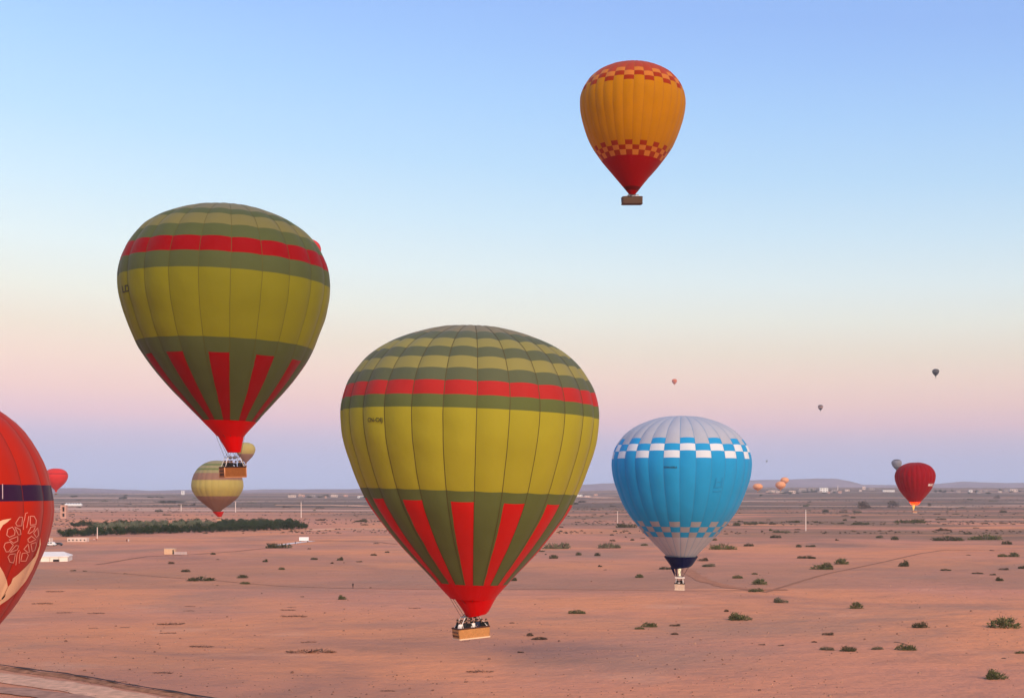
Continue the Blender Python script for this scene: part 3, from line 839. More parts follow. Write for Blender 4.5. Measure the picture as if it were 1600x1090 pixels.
FL2.node_tree.nodes['Emission'].inputs['Color'].default_value = (1.0, .52, .14, 1); FL2.node_tree.nodes['Emission'].inputs['Strength'].default_value = 1.25
flame(root, world(1427.2, 796.5, D) - base, world(1428, 788.5, D) - base, .25, .8, FL2)
pl = bpy.data.lights.new('flame_light', 'POINT'); pl.energy = 1800; pl.color = (1, .5, .15); pl.shadow_soft_size = .6
po = bpy.data.objects.new('flame_light', pl); COL.objects.link(po); po.parent = root; po.location = world(1429, 786.5, D) - base
lettering(root, sh, 'MAROC', 1455, 757, 5.2, 1.4, mat('white_print', (.85, .80, .78), .7), .02)

# --- banded balloon far behind the basket on the left
TOL = fabric('pale_olive_fabric', (.33, .27, .13)); TGR = fabric('moss_fabric', (.17, .19, .07)); TBR = fabric('clay_fabric', (.30, .16, .11)); TYL = fabric('dull_yellow_fabric', (.46, .36, .11))
sh = Shape(537, -123.6369, 32.676, 10.6076, 1.3236, .7489, .0007, 1.4452, -.016, 1.1459, ng=24, phi0=R(1), bulge=.06)
D = 537; base = world(342, 813, D)
root = empty('hot_air_balloon', base, 'pale olive, clay and yellow banded balloon low over the dark grove', 'hot air balloon', 'hot air balloons over the plain')
make_envelope(sh, root, [(724, TOL), (727, TGR), (731, TOL), (734, TGR), (738.5, TOL), (749.5, TBR), (774.5, TYL), (800, TBR), (803, RED)], 803, TAPE, .05, nc=5, gores=False)
s_m = sh.s_of_y(802.5)
cone(root, 'skirt', world(341, 799, D), 2.4, world(343, 807, D), .8, RED)
basket(root, Matrix.Translation(Vector((0, 0, .1))), 1.9, 1.3, 1.0, wicker('wicker_pink', (.5, .25, .16)), DARK, MATS['cream_skid'], burner_h=1.6, nburn=1, wires=ring_pts(sh, root, s_m), holes=0)

# --- the far balloons
def far_balloon(px, py, dia, bands, label, st=.93, sb=1.0, dia_m=20.0, bulge=.08, tilt=0.0):
    D = F * dia_m / dia
    c_ = world(px, py, D)
    sh = Shape(D, c_.x, c_.z, dia_m / 2, st, sb, tilt, 1.2, 0, 1.1, ng=20, phi0=.1, bulge=bulge)
    root = empty('hot_air_balloon', c_ - Vector((0, 0, dia_m * .5 * sb * 1.51 + 3.6)), label, 'hot air balloon', 'hot air balloons over the plain')
    scale_b = []
    for fr, m in bands: scale_b.append((py - dia * .46 * st / .93 * 1 + fr * dia * (.46 + .70 * sb), m))
    make_envelope(sh, root, scale_b, py + dia * .5 * sb * 1.45, TAPE, .05, nc=3, lev=1.4, gores=False)
    s_m = sh.s_of_y(py + dia * .5 * sb * 1.43)
    cone(root, 'skirt', Vector(sh.pos(0, s_m, -float(sh.at('r', s_m)), False)), float(sh.at('r', s_m)) * .98, Vector(root.location) + Vector((0, 0, 2.4)), .8, bands[-1][1], n=12)
    basket(root, Matrix.Translation(Vector((0, 0, .07))), 2.2, 1.5, 1.1, wicker('wicker_dim', (.28, .15, .09)), DARK, DARK, burner_h=2.0, nburn=1)
    return root
far_balloon(87.5, 742.5, 35, [(.30, fabric('coral_fabric', (.70, .035, .03))), (.325, fabric('wine_fabric', (.20, .02, .03))), (1, fabric('coral_fabric', (.70, .035, .03)))], 'small coral red balloon half hidden by the big red balloon on the left edge', .85, .9)
far_balloon(478, 389, 46, [(1, fabric('coral_fabric', (.70, .035, .03)))], 'red balloon almost hidden behind the upper right of the dark olive balloon')
far_balloon(384, 701, 29, [(.62, TYL), (1, TBR)], 'small olive balloon half hidden behind the red mouth of the dark olive balloon')
far_balloon(1401, 722.5, 15.5, [(.2, fabric('charcoal_fabric', (.10, .09, .10))), (.75, fabric('ash_fabric', (.26, .24, .26))), (1, fabric('charcoal_fabric', (.10, .09, .10)))], 'small grey balloon just behind the top of the red balloon with flame')
BLKF = fabric('black_fabric', (.012, .01, .01)); SMK = fabric('smoke_fabric', (.10, .095, .09))
far_balloon(1462, 579.8, 10.5, [(.25, BLKF), (.5, SMK), (1, BLKF)], 'tiny black balloon, upper one of two dark specks in the right sky', dia_m=15.0)
far_balloon(1282, 635, 8, [(.3, BLKF), (.65, fabric('dusty_pink_fabric', (.42, .25, .22))), (1, BLKF)], 'tiny dark brown balloon with a pale centre, lower speck in the right sky', dia_m=15.0)
far_balloon(1053.8, 594.5, 8, [(1, fabric('terracotta_fabric', (.72, .15, .04)))], 'tiny rust orange balloon in the sky above the blue balloon')
far_balloon(1198, 719.5, 3.2, [(1, fabric('slate_fabric', (.10, .14, .16)))], 'faint slate grey speck of a balloon right of the blue balloon')
PEA = fabric('peach_fabric', (.95, .44, .20), trans=.3)
far_balloon(1184, 760, 15.5, [(1, PEA)], 'pale orange balloon low on the horizon touching the edge of the blue balloon', .9, .55)
far_balloon(1219.5, 757.5, 16, [(1, PEA)], 'pale orange balloon on the horizon, lower of an overlapping pair', 1.0, .62)
far_balloon(1226, 750, 13, [(1, PEA)], 'pale orange balloon on the horizon, upper and partly hidden one of a pair', 1.0, .62)

# ------------------------------------------------------------------ people
SKIN = mat('skin', (.42, .22, .15), .6)
def person_mesh(name, arm_l, arm_r, stance=.0, turn=0.0):
    """standing figure about 1.72 m tall, feet at z = 0, facing -Y"""
    J = {'pelvis': ((0, 0, .93), .135), 'waist': ((0, .0, 1.08), .125), 'chest': ((0, .01, 1.28), .15), 'neck': ((0, 0, 1.45), .06), 'jaw': ((0, -.015, 1.535), .07), 'head': ((0, -.01, 1.62), .098), 'crown': ((0, .0, 1.69), .075), 'nose': ((0, -.115, 1.59), .018)}
    E = [('pelvis', 'waist'), ('waist', 'chest'), ('chest', 'neck'), ('neck', 'jaw'), ('jaw', 'head'), ('head', 'crown'), ('head', 'nose')]
    for s, sg, arm in (('l', -1, arm_l), ('r', 1, arm_r)):
        J['sh' + s] = ((sg * .19, 0, 1.385), .068); J['el' + s] = ((sg * arm[0][0], arm[0][1], arm[0][2]), .046); J['wr' + s] = ((sg * arm[1][0], arm[1][1], arm[1][2]), .033)
        d = (Vector(J['wr' + s][0]) - Vector(J['el' + s][0])).normalized() * .10
        J['ha' + s] = (tuple(Vector(J['wr' + s][0]) + d), .036)
        J['hip' + s] = ((sg * .095, 0, .86), .095); J['kn' + s] = ((sg * (.10 + stance), -.02 + sg * stance, .49), .062); J['an' + s] = ((sg * (.11 + stance), .03 + sg * stance * 1.5, .085), .043); J['to' + s] = ((sg * (.125 + stance), -.12 + sg * stance * 1.5, .04), .035)
        E += [('chest', 'sh' + s), ('sh' + s, 'el' + s), ('el' + s, 'wr' + s), ('wr' + s, 'ha' + s), ('pelvis', 'hip' + s), ('hip' + s, 'kn' + s), ('kn' + s, 'an' + s), ('an' + s, 'to' + s)]
    ks = list(J); me = bpy.data.meshes.new(name)
    me.from_pydata([J[k][0] for k in ks], [(ks.index(a), ks.index(b_)) for a, b_ in E], [])
    o = bpy.data.objects.new(name, me); COL.objects.link(o)
    m = o.modifiers.new('s', 'SKIN'); m.use_smooth_shade = True
    sv = me.skin_vertices[0].data
    for i, k in enumerate(ks): sv[i].radius = (J[k][1] * (1.25 if k in ('chest', 'pelvis', 'waist') else 1), J[k][1]); sv[i].use_root = (k == 'pelvis')
    s_ = o.modifiers.new('u', 'SUBSURF'); s_.levels = 1; s_.render_levels = 1
    bpy.context.view_layer.update()
    res = bpy.data.meshes.new_from_object(o.evaluated_get(bpy.context.evaluated_depsgraph_get()))
    bpy.data.objects.remove(o)
    hands = [Vector(J[k][0]) for k in ('hal', 'har')]
    fm = []
    for p in res.polygons:
        c_ = p.center
        if c_.z > 1.47 or min((c_ - h).length for h in hands) < .085: fm.append(0)
        elif c_.z > .90: fm.append(1)
        elif c_.z > .09: fm.append(2)
        else: fm.append(3)
    for _ in range(4): res.materials.append(None)
    res.polygons.foreach_set('material_index', np.array(fm, dtype=np.int32))
    return res
POSES = [person_mesh('person', ((.25, -.02, 1.12), (.24, -.16, .92)), ((.25, -.02, 1.12), (.24, -.18, .93))),
         person_mesh('person', ((.27, -.16, 1.18), (.20, -.38, 1.16)), ((.24, 0, 1.10), (.25, -.08, .86))),
         person_mesh('person', ((.25, -.14, 1.20), (.13, -.30, 1.42)), ((.25, -.14, 1.20), (.13, -.30, 1.43))),
         person_mesh('person', ((.34, -.05, 1.52), (.36, -.10, 1.78)), ((.25, -.02, 1.12), (.24, -.16, .92)), .02)]
mbh = MB()
hv, hf = [], []
for j in range(5):
    for i in range(12):
        a = 2 * math.pi * i / 12; e = j / 4 * math.pi / 2
        dip = .06 * max(0, math.cos(a - math.pi / 2)) * (1 - j / 4)
        hv.append((math.cos(a) * math.cos(e) * .112, .012 + math.sin(a) * math.cos(e) * .118, 1.615 + math.sin(e) * .135 - dip + .03 * max(0, -math.sin(a)) * (1 - j / 4)))
for j in range(4):
    for i in range(12): hf.append((j * 12 + i, j * 12 + (i + 1) % 12, (j + 1) * 12 + (i + 1) % 12, (j + 1) * 12 + i))
HAIR = {}
for nm, rgb in (('black_hair', (.012, .01, .009)), ('brown_hair', (.05, .028, .016))): HAIR[nm] = mesh('hair', hv, hf, mat(nm, rgb, .6), smooth=True)
CL = {'dark': (.018, .017, .02), 'navy': (.015, .02, .05), 'white': (.78, .72, .68), 'grey': (.2, .19, .2), 'brown': (.09, .05, .03), 'red': (.35, .03, .03), 'black': (.01, .01, .01)}
def person(loc, rz, top, bottom, pose, label, group=None, s=1.0):
    me = POSES[pose].copy()
    for i, m in enumerate((SKIN, mat('cloth_' + top, CL[top], .85), mat('cloth_' + bottom, CL[bottom], .85), DARK)): me.materials[i] = m
    o = link('person', me, loc=loc, rot=(0, 0, rz), scale=(s, s, s))
    tag(o, label, 'person', group)
    link('hair', HAIR['black_hair' if random.random() < .7 else 'brown_hair'], o)
    return o
def seat(key, x, y_, z=.05):
    root, M, base = BASKETS[key]
    return base + (M @ Vector((x, y_, z)))
ordn = ['first', 'second', 'third', 'fourth', 'fifth', 'sixth', 'seventh']
G = 'passengers in the basket under the central balloon'
for i, (top, pose) in enumerate([('white', 0), ('dark', 1), ('dark', 2), ('white', 0), ('navy', 1), ('black', 2), ('black', 0)]):
    person(seat('M', -1.42 + i * .46, -.62), R(25) + random.uniform(-.5, .5), top, 'dark', pose, f'passenger in {top} top, {ordn[i]} from the left along the front rail of the central basket', G, random.uniform(.96, 1.04))
for i, (top, pose) in enumerate([('dark', 3), ('grey', 1), ('dark', 0), ('black', 2), ('dark', 1), ('black', 0)]):
    person(seat('M', -1.25 + i * .5, .6), R(25) + random.uniform(-2.5, 2.5), top, 'dark', pose, f'passenger in {top} top, {ordn[i]} from the left along the back rail of the central basket', G, random.uniform(.98, 1.06))
for i, (top, pose) in enumerate([('black', 2), ('dark', 0), ('black', 3), ('dark', 1), ('black', 2)]):
    person(seat('M', -1.15 + i * .55, -.02), R(25) + random.uniform(-2, 2), top, 'dark', pose, f'passenger in {top} top, {ordn[i]} from the left in the middle row of the central basket', G, random.uniform(1.0, 1.06))
G = 'passengers in the basket under the dark olive balloon'
for i, (x, y_, top, pose) in enumerate([(-1.1, -.4, 'dark', 0), (-.75, -.55, 'black', 1), (-.35, -.55, 'dark', 2), (-.1, .3, 'black', 3), (.6, -.5, 'dark', 0), (1.0, -.45, 'dark', 1)]):
    person(seat('L', x, y_, .22), R(34) + random.uniform(-.8, .8), top, 'black', pose, f'passenger in {top} coat, {ordn[i]} from the left in the basket under the dark olive balloon', G)
for i, (x, y_, top) in enumerate([(-.9, .2, 'black'), (-.45, .5, 'dark'), (.5, .35, 'black'), (.95, .15, 'black')]):
    person(seat('L', x, y_, .2), R(34) + random.uniform(-2.5, 2.5), top, 'black', i % 3, f'passenger in {top} coat, {ordn[i]} from the left behind, in the dark olive balloon basket', G)
person(seat('B', -.35, -.25), R(10), 'dark', 'black', 0, 'passenger in dark coat, left one of two in the cream basket', None, .97)
person(seat('B', .3, -.2), R(-30), 'black', 'black', 1, 'passenger in black coat, right one of two in the cream basket', None, .97)
person(seat('B', -.05, -.42), R(0), 'white', 'grey', 0, 'child in white top at the front rail of the cream basket', None, .75)
for i, (x, top) in enumerate(((-.9, 'dark'), (0.1, 'white'), (.7, 'white'), (1.1, 'white'))):
    person(seat('O', x, -.6), R(6), top, 'dark', i % 3, f'passenger in {top} top, {ordn[i]} from the left in the basket of the orange balloon')
def foot(px, py): return ground(px, py)
person(foot(551.5, 918.5), R(20), 'dark', 'black', 0, 'person in dark clothes walking on the sand beside the dirt track')
person(foot(198, 846), 0, 'black', 'black', 0, 'person in black standing left of one in white below the grove', None, 1.5 / 1.5)
person(foot(201, 846), 0, 'white', 'white', 1, 'person in white standing beside one in black below the grove')
person(foot(461.5, 850), R(30), 'black', 'black', 0, 'person in black standing beside the white trailer')
person(foot(465, 850), R(-30), 'white', 'grey', 1, 'person in white standing between the black figure and the trailer')
person(foot(147, 845), 0, 'white', 'red', 2, 'person in white top by the light pole below the grove')
person(foot(150.5, 845), 0, 'red', 'dark', 0, 'person in red top by the light pole below the grove')

# ------------------------------------------------------------------ buildings, tents, vehicles
WHITE_T = mat('tent_canvas', (.82, .72, .62), .7, .2, .05, .5, .2, 1.0)
WALLC = mat('pale_plaster', (.66, .50, .42), .9, .1, .1, .4); WALLP = mat('pink_plaster', (.58, .33, .25), .9, .1, .1, .4); WALLG = mat('grey_plaster', (.34, .27, .25), .9, .1, .1, .4); WALLW = mat('white_plaster', (.80, .76, .72), .9, .1, .05, .4)
OPEN = mat('dark_opening', (.03, .022, .02), .8)
# white marquee in front of the red balloon's foot
p = ground(84, 877); px_m = (877 - HY) / H
root = empty('marquee', p, 'white flat-roofed marquee tent on the sand beside the big red balloon', 'tent')
mb = MB()
w, d, hh = 15.0, 14.0, 1.9
Mt = Matrix.Rotation(R(12), 4, 'Z')
mb.box((-1.6, d / 2, hh / 2), (w, d, hh), 0, Mt); mb.build('wall', [WHITE_T], root)
mb = MB()
X0, X1 = -1.6 - w / 2 - .25, -1.6 + w / 2 + .25
v = [(X0, -.25, hh), (X1, -.25, hh), (X1, d + .25, hh), (X0, d + .25, hh), (X0, -.25, hh + .35), (X1, -.25, hh + .35), (X1, d + .25, hh + .35), (X0, d + .25, hh + .35), (X0 + 3, d / 2, hh + 2.1), (X1 - 3, d / 2, hh + 2.1)]
mb.add(v, [(3, 2, 1, 0), (0, 1, 5, 4), (1, 2, 6, 5), (2, 3, 7, 6), (3, 0, 4, 7), (4, 5, 9, 8), (5, 6, 9), (6, 7, 8, 9), (7, 4, 8)], 0, Mt); mb.build('roof', [WHITE_T], root)
for i in range(5):
    mb = MB(); x = X0 + .3 + i * (X1 - X0 - .6) / 4; mb.tube((x, -.3, 0), (x, -.3, hh), .07, n=6, M=Mt); mb.build('pole', [STEEL], root)
mb = MB(); mb.box((1.0, -.03, .5), (2.6, .12, 1.0), 0, Mt); mb.build('opening', [OPEN], root)
# long white tent far left
def long_tent(px0, px1, pyb, hpx, label):
    p = ground((px0 + px1) / 2, pyb); k = p.y / F; w = (px1 - px0) * k; h_ = hpx * k
    root = empty('tent', p, label, 'tent')
    n = 6
    for i in range(n):
        mb = MB(); x0 = -w / 2 + w * i / n; ww = w / n * .96
        mb.add([(x0, 0, 0), (x0 + ww, 0, 0), (x0 + ww, 8, 0), (x0, 8, 0), (x0, 0, h_ * .6), (x0 + ww, 0, h_ * .6), (x0 + ww, 8, h_ * .6), (x0, 8, h_ * .6), (x0 + ww / 2, 4, h_)],
               [(0, 1, 5, 4), (1, 2, 6, 5), (2, 3, 7, 6), (3, 0, 4, 7), (4, 5, 8), (5, 6, 8), (6, 7, 8), (7, 4, 8)])
        mb.build('tent_bay', [WALLW], root)
    return root
long_tent(101, 127, 790, 4.5, 'long white row of peaked tents far away on the left plain')
def house(px, pyb, wpx, hpx, m, label, floors=1, nwin=3, depth=8.0, group=None, rz=0.0, arch=False):
    p = ground(px, pyb); k = p.y / F; w, h_ = wpx * k, hpx * k
    root = empty('house', p, label, 'house', group); root.rotation_euler.z = rz
    mb = MB(); mb.box((0, depth / 2, h_ / 2 - .4), (w, depth, h_ + .8)); mb.build('wall', [m], root)
    mb = MB(); t_ = .25
    for c_, s_ in (((0, .13, h_ + .25), (w + .1, t_, .5)), ((0, depth - .13, h_ + .25), (w + .1, t_, .5)), ((-w / 2 + .13, depth / 2, h_ + .25), (t_, depth - .56, .5)), ((w / 2 - .13, depth / 2, h_ + .25), (t_, depth - .56, .5))): mb.box(c_, s_)
    mb.build('parapet', [m], root)
    for fl in range(floors):
        z = h_ * (fl + .55) / floors
        for i in range(nwin):
            mb = MB(); mb.box((w * ((i + .5) / nwin - .5), -.02, z), (w / nwin * .38, .2, h_ / floors * .38)); mb.build('window', [OPEN], root)
    return root
# pink gate tower with tall openings
p = ground(98.5, 809.5); k = p.y / F
root = empty('tower', p, 'pink gate tower with two tall dark openings on the left plain', 'tower')
w, h_ = 8.5 * k, 20 * k
for sx in (-1, 1):
    mb = MB(); mb.box((sx * w * .38, 3, h_ / 2), (w * .24, 6, h_)); mb.build('pier', [WALLP], root)
mb = MB(); mb.box((0, 3, h_ * .46), (w * .52, 5.4, h_ * .14)); mb.build('cross_beam', [WALLP], root)
mb = MB(); mb.box((0, 3, h_ * .06), (w * .52, 5.4, h_ * .12)); mb.build('plinth', [WALLP], root)
mb = MB(); mb.box((0, 3, h_ * .95), (w * .52, 5.8, h_ * .1)); mb.box((0, 3, h_ + .25), (w * 1.08, 6.6, .5)); mb.build('lintel', [WALLP], root)
mb = MB(); mb.box((0, 4.6, h_ * .52), (w * .52, .3, h_ * .78)); mb.build('door', [OPEN], root)
# low pavilion, wall and parked vans by the grove
house(120, 846, 30, 5, WALLC, 'low pale wall building under the left end of the grove', 1, 5, 5)
house(73, 848, 10, 6, WALLC, 'small pale shed between the red balloon and the grove', 1, 2, 5)
def van(px, pyb, L_, Hh, body_m, label, rz=0.0, cat='van', name='parked_van', trailer=False):
    p = ground(px, pyb); root = empty(name, p, label, cat); root.rotation_euler.z = rz
    Wd = 1.9; z0 = .55 if not trailer else .9
    prof = [(-L_ / 2, z0), (L_ / 2, z0), (L_ / 2, z0 + (Hh - z0) * .45), (L_ / 2 - .5 * (0 if trailer else 1), z0 + (Hh - z0) * .52), (L_ / 2 - 1.1 * (0 if trailer else 1), Hh), (-L_ / 2 + .1, Hh), (-L_ / 2, Hh - .15)]
    n = len(prof)
    v = [(x, -Wd / 2, z) for x, z in prof] + [(x, Wd / 2, z) for x, z in prof]
    f = [tuple(range(n)), tuple(range(2 * n - 1, n - 1, -1))] + [((i + 1) % n, i, n + i, n + (i + 1) % n) for i in range(n)]
    mb = MB(); mb.add(v, f); mb.build('body', [body_m], root)
    tyre = mat('tyre_rubber', (.02, .02, .02), .9)
    for x in ((-L_ * .32, L_ * .32) if not trailer else (-L_ * .38, L_ * .38)):
        for sy in (-1, 1):
            mb = MB(); mb.tube((x, sy * (Wd / 2 - .2), .38), (x, sy * (Wd / 2 + .03), .38), .38, n=14); wo = mb.build('wheel', [tyre], root)
            mb = MB(); mb.tube((x, sy * (Wd / 2 + .02), .38), (x, sy * (Wd / 2 + .06), .38), .2, n=10); mb.build('rim', [STEEL], wo)
    if not trailer:
        for i in range(2):
            mb = MB(); mb.box((L_ * (.02 - .3 * i), -Wd / 2 - .005, Hh - (Hh - z0) * .28), (L_ * .24, .03, (Hh - z0) * .32)); mb.build('window', [OPEN], root)
    else:
        for x in (-L_ * .38, L_ * .38):
            mb = MB(); mb.box((x, 0, .7), (.12, 1.6, .5)); mb.build('leg', [body_m], root)
    return root
VW = mat('van_paint_white', (.8, .78, .75), .35, .5); VD = mat('van_paint_dark', (.05, .05, .055), .35, .5)
van(80, 852.5, 5.2, 2.2, VW, 'white van parked by the shed beside the big red balloon')
van(91, 852, 4.8, 1.8, VD, 'dark van parked at the end of the row beside the big red balloon')
van(475, 846.5, 5.6, 3.0, VW, 'white box trailer on legs at the end of the gravel strip', R(4), 'trailer', 'trailer', True)
# tan cabin with a mesh-fenced yard
p = ground(264.5, 865.5); k = p.y / F
root = empty('cabin', p, 'tan cabin with a dark doorway alone on the sand', 'cabin')
w, h_ = 16 * k, 8.5 * k
mb = MB(); mb.box((0, 1.6, h_ / 2), (w, 3.2, h_)); mb.build('wall', [mat('tan_panel', (.72, .46, .27), .8, .2, .08, .8)], root)
mb = MB(); mb.box((0, 1.6, h_ + .06), (w + .3, 3.5, .12)); mb.build('roof', [mat('tan_roof', (.78, .55, .36), .8)], root)
mb = MB(); mb.box((w * .38, -.02, h_ * .42), (w * .13, .1, h_ * .8)); mb.build('door', [OPEN], root)
p = ground(282, 866.5); root = empty('fence', p, 'pale mesh fence panels standing beside the tan cabin', 'fence')
fm_ = mat('fence_sheet', (.58, .42, .37), .8)
for i in range(4):
    mb = MB(); mb.box((-2.3 + i * 1.55, 0, .85), (1.46, .05, 1.3)); mb.build('panel', [fm_], root)
for i in range(5):
    mb = MB(); mb.tube((-3.08 + i * 1.55, 0, 0), (-3.08 + i * 1.55, 0, 1.7), .05, n=6); mb.build('post', [STEEL], root)

# villages at the foot of the hills
HL = [  # px, base row, width, height, wall, floors, windows, label
    (1255, 768, 12, 5, WALLG, 1, 4, 'grey flat-roofed house at the left of the far village'), (1269, 768, 11, 6, WALLG, 2, 3, 'dark two-storey house beside the white block of the far village'),
    (1287.5, 768.5, 13, 6.5, WALLW, 2, 3, 'white two-storey block standing out in the far village'), (1238, 770.5, 10, 4, WALLC, 1, 3, 'long pale house at the outskirts of the far village'),
    (1208, 768.5, 14, 3.5, WALLG, 1, 3, 'low grey house between the orange balloons on the horizon'), (1389, 768, 18, 2.6, WALLW, 1, 6, 'long low white building between village and red balloon'),
    (1350, 764.5, 5, 4.5, WALLC, 1, 2, 'pale block on the skyline behind the far village'), (1362, 765, 9, 3.2, WALLG, 1, 3, 'low grey house on the skyline behind the far village'),
    (1517, 768.5, 5, 3, WALLW, 1, 1, 'small white hut alone on the plain at far right'), (1584, 768, 12, 4, WALLC, 1, 3, 'pale farmhouse near the right edge of the plain'),
    (1572, 767.5, 6, 3, WALLG, 1, 2, 'small grey barn left of the pale farmhouse'), (1222, 771, 8, 3, WALLC, 1, 2, 'small pale house at the near edge of the far village'),
    (1304, 767.5, 8, 3, WALLG, 1, 2, 'low grey house right of the white block'), (1324, 767, 7, 2.6, WALLC, 1, 2, 'low pale house at the right end of the far village'),
    (1510, 783, 8, 3, WALLG, 1, 2, None), (285.5, 772.5, 4.5, 6, WALLW, 2, 1, 'white tower-like house on the left horizon'),
    (456, 776.5, 12, 3.2, WALLC, 1, 4, 'long pale house on the horizon between the two green balloons'), (471, 776, 9, 3.6, WALLP, 1, 3, 'pink house on the horizon between the two green balloons'),
    (488, 776, 8, 3, WALLG, 1, 2, 'grey house on the horizon between the two green balloons'), (522, 776, 10, 3.4, WALLC, 1, 3, 'pale house right of the gap on the horizon between green balloons'),
    (540, 775.5, 6, 2.8, WALLP, 1, 2, 'small pink hut on the horizon left of the central balloon'), (563, 777.5, 9, 2.6, WALLW, 1, 3, 'white wall building touching the outline of the central balloon'),
    (905, 775.5, 10, 3, WALLW, 1, 3, 'white house close right of the central balloon'), (918, 776.5, 9, 2.4, WALLC, 1, 3, 'pale wall between the central and blue balloons'), (931, 774, 6, 2.4, WALLP, 1, 2, 'small pink house between the central and blue balloons')]
for (px, py, w, h_, m, fl, nw, lab) in HL:
    if lab: house(px, py, w, h_, m, lab, fl, nw, 12.0)

hr_ = random.Random(11)
for i in range(20):
    px = hr_.choice((hr_.uniform(1188, 1345), hr_.uniform(1188, 1300), hr_.uniform(440, 585), hr_.uniform(1490, 1600)))
    house(px, hr_.uniform(767.5, 770.5) + (7.5 if px < 700 else 0), hr_.uniform(3, 8), hr_.uniform(1.8, 3.4), hr_.choice((WALLC, WALLG, WALLG, WALLP)), 'small plain low house among the far houses on the horizon', 1, 2, 10.0, 'small far houses on the horizon')
# poles
POLE = mat('pole_concrete', (.74, .58, .50), .8)
def pole(px, pyb, hpx, label, arm=True, wpx=1.3):
    p = ground(px, pyb); k = p.y / F; h_ = hpx * k
    root = empty('utility_pole', p, label, 'pole', 'poles standing on the plain')
    mb = MB(); mb.tube((0, 0, -.3), (0, 0, h_), wpx * k * .55, wpx * k * .4, 8); mb.build('shaft', [POLE], root)
    if arm:
        mb = MB(); mb.box((0, 0, h_ - .25), (2.2, .14, .14)); ar = mb.build('crossarm', [POLE], root)
        for x in (-.9, 0, .9):
            mb = MB(); mb.tube((x, 0, h_ - .18), (x, 0, h_ + .1), .07, n=6); mb.build('insulator', [STEEL], ar)
pole(1259, 829, 33, 'tall pale pole on the plain below the red balloon and village', False, 1.7)
pole(965, 822, 24, 'pale pole right of the central balloon, above a flat dark shrub', True, 1.0)
pole(470.5, 808.5, 24, 'pale pole behind the right end of the grove')
pole(368, 800, 17, 'pale pole just right of the small banded balloon')
pole(283, 798.5, 11, 'short pale pole left of the small banded balloon')
pole(152, 841, 18, 'pale pole in front of the left end of the grove', False, 1.5)
pole(317.3, 906, 6, 'thin white stake in the gap of the long flat shrub', False, .8)
pole(1309, 768, 10, 'dark thin mast rising from the far village', False, 1.2)

# ------------------------------------------------------------------ plants
def leafmat(name, rgb): return mat(name, rgb, .75, .2, .35, .9, trans=.15)
LEAF = {'green': leafmat('shrub_leaf', (.115, .12, .042)), 'dark': leafmat('dark_shrub_leaf', (.07, .07, .028)), 'brown': leafmat('dry_shrub_leaf', (.11, .075, .045)), 'grey': leafmat('grey_shrub_leaf', (.15, .14, .08)), 'tree': leafmat('tree_leaf', (.035, .055, .014)), 'pale': leafmat('olive_leaf', (.19, .20, .115))}
TWIG = mat('twig', (.10, .065, .045), .9)
def bush_mesh(name, lobes, n, leaf, seed, m, up=.5):
    """unit bush: 1 wide, about .5 tall per lobe; many leaf blades through the crown's volume plus bare twigs"""
    rs = random.Random(seed); v, f, fm = [], [], []
    for i in range(n):
        lx, ly, lr, lh = rs.choice(lobes)
        while True:
            q = Vector((rs.uniform(-1, 1), rs.uniform(-1, 1), rs.uniform(0, 1)))
            if .3 < q.length < 1 + .18 * rs.random() * (rs.random() < .3): break
        q *= .86 + .22 * noise.noise(q * 2.3 + Vector((seed, 0, 0)))
        c_ = Vector((lx + q.x * lr, ly + q.y * lr, q.z * lh))
        d = (Vector((q.x, q.y, q.z * 1.0 + up)).normalized() + Vector((rs.gauss(0, .5), rs.gauss(0, .5), rs.gauss(0, .4)))).normalized()
        s_ = d.cross(Vector((rs.gauss(0, 1), rs.gauss(0, 1), rs.gauss(0, 1)))).normalized()
        a = leaf * rs.uniform(.6, 1.5); w = leaf * rs.uniform(.22, .45)
        b0 = len(v); v += [c_ - s_ * w * .6 - d * a * .4, c_ + s_ * w * .6 - d * a * .4, c_ + s_ * w * .5 + d * a * .35, c_ + d * a * .75, c_ - s_ * w * .5 + d * a * .35]
        for k in range(b0, b0 + 5):
            if v[k].z < .0: v[k] = Vector((v[k].x, v[k].y, .004))
        f.append((b0, b0 + 1, b0 + 2, b0 + 3, b0 + 4)); fm.append(0)
    for lx, ly, lr, lh in lobes:
        for i in range(5):
            a = rs.uniform(0, 6.28); e = Vector((lx + math.cos(a) * lr * .8, ly + math.sin(a) * lr * .8, lh * rs.uniform(.7, 1.1)))
            mb = MB(); mb.tube((lx, ly, 0), e, .012, .004, 4); b0 = len(v); v += mb.v; f += [tuple(i_ + b0 for i_ in q) for q in mb.f]; fm += [1] * len(mb.f)
    return mesh(name, v, f, [m, TWIG], fm)
def variants(kind, seed0):
    m = LEAF[kind]
    return [bush_mesh('bush', [(0, 0, .46, .42)], 520, .07, seed0, m), bush_mesh('bush', [(-.16, 0, .32, .36), (.18, .04, .3, .30)], 560, .065, seed0 + 1, m),
            bush_mesh('bush', [(-.24, 0, .25, .26), (.05, .05, .28, .34), (.28, -.04, .2, .22)], 600, .06, seed0 + 2, m), bush_mesh('bush', [(0, 0, .44, .3), (.2, .1, .26, .46)], 520, .075, seed0 + 3, m)]
BV = {k: variants(k, i * 10) for i, k in enumerate(('green', 'dark', 'brown', 'grey'))}
FLAT = {k: [bush_mesh('bush', [(-.26, 0, .24, .13), (.0, 0, .3, .17), (.28, 0, .22, .10)], 480, .05, 90 + i * 5, LEAF[k], .2),
            bush_mesh('bush', [(-.1, 0, .38, .14), (.25, .03, .24, .17)], 480, .05, 92 + i * 5, LEAF[k], .2)] for i, k in enumerate(('green', 'dark', 'brown', 'grey'))}
DEADM = mat('dead_scrub', (.27, .135, .085), .9, .1, .3, .8)
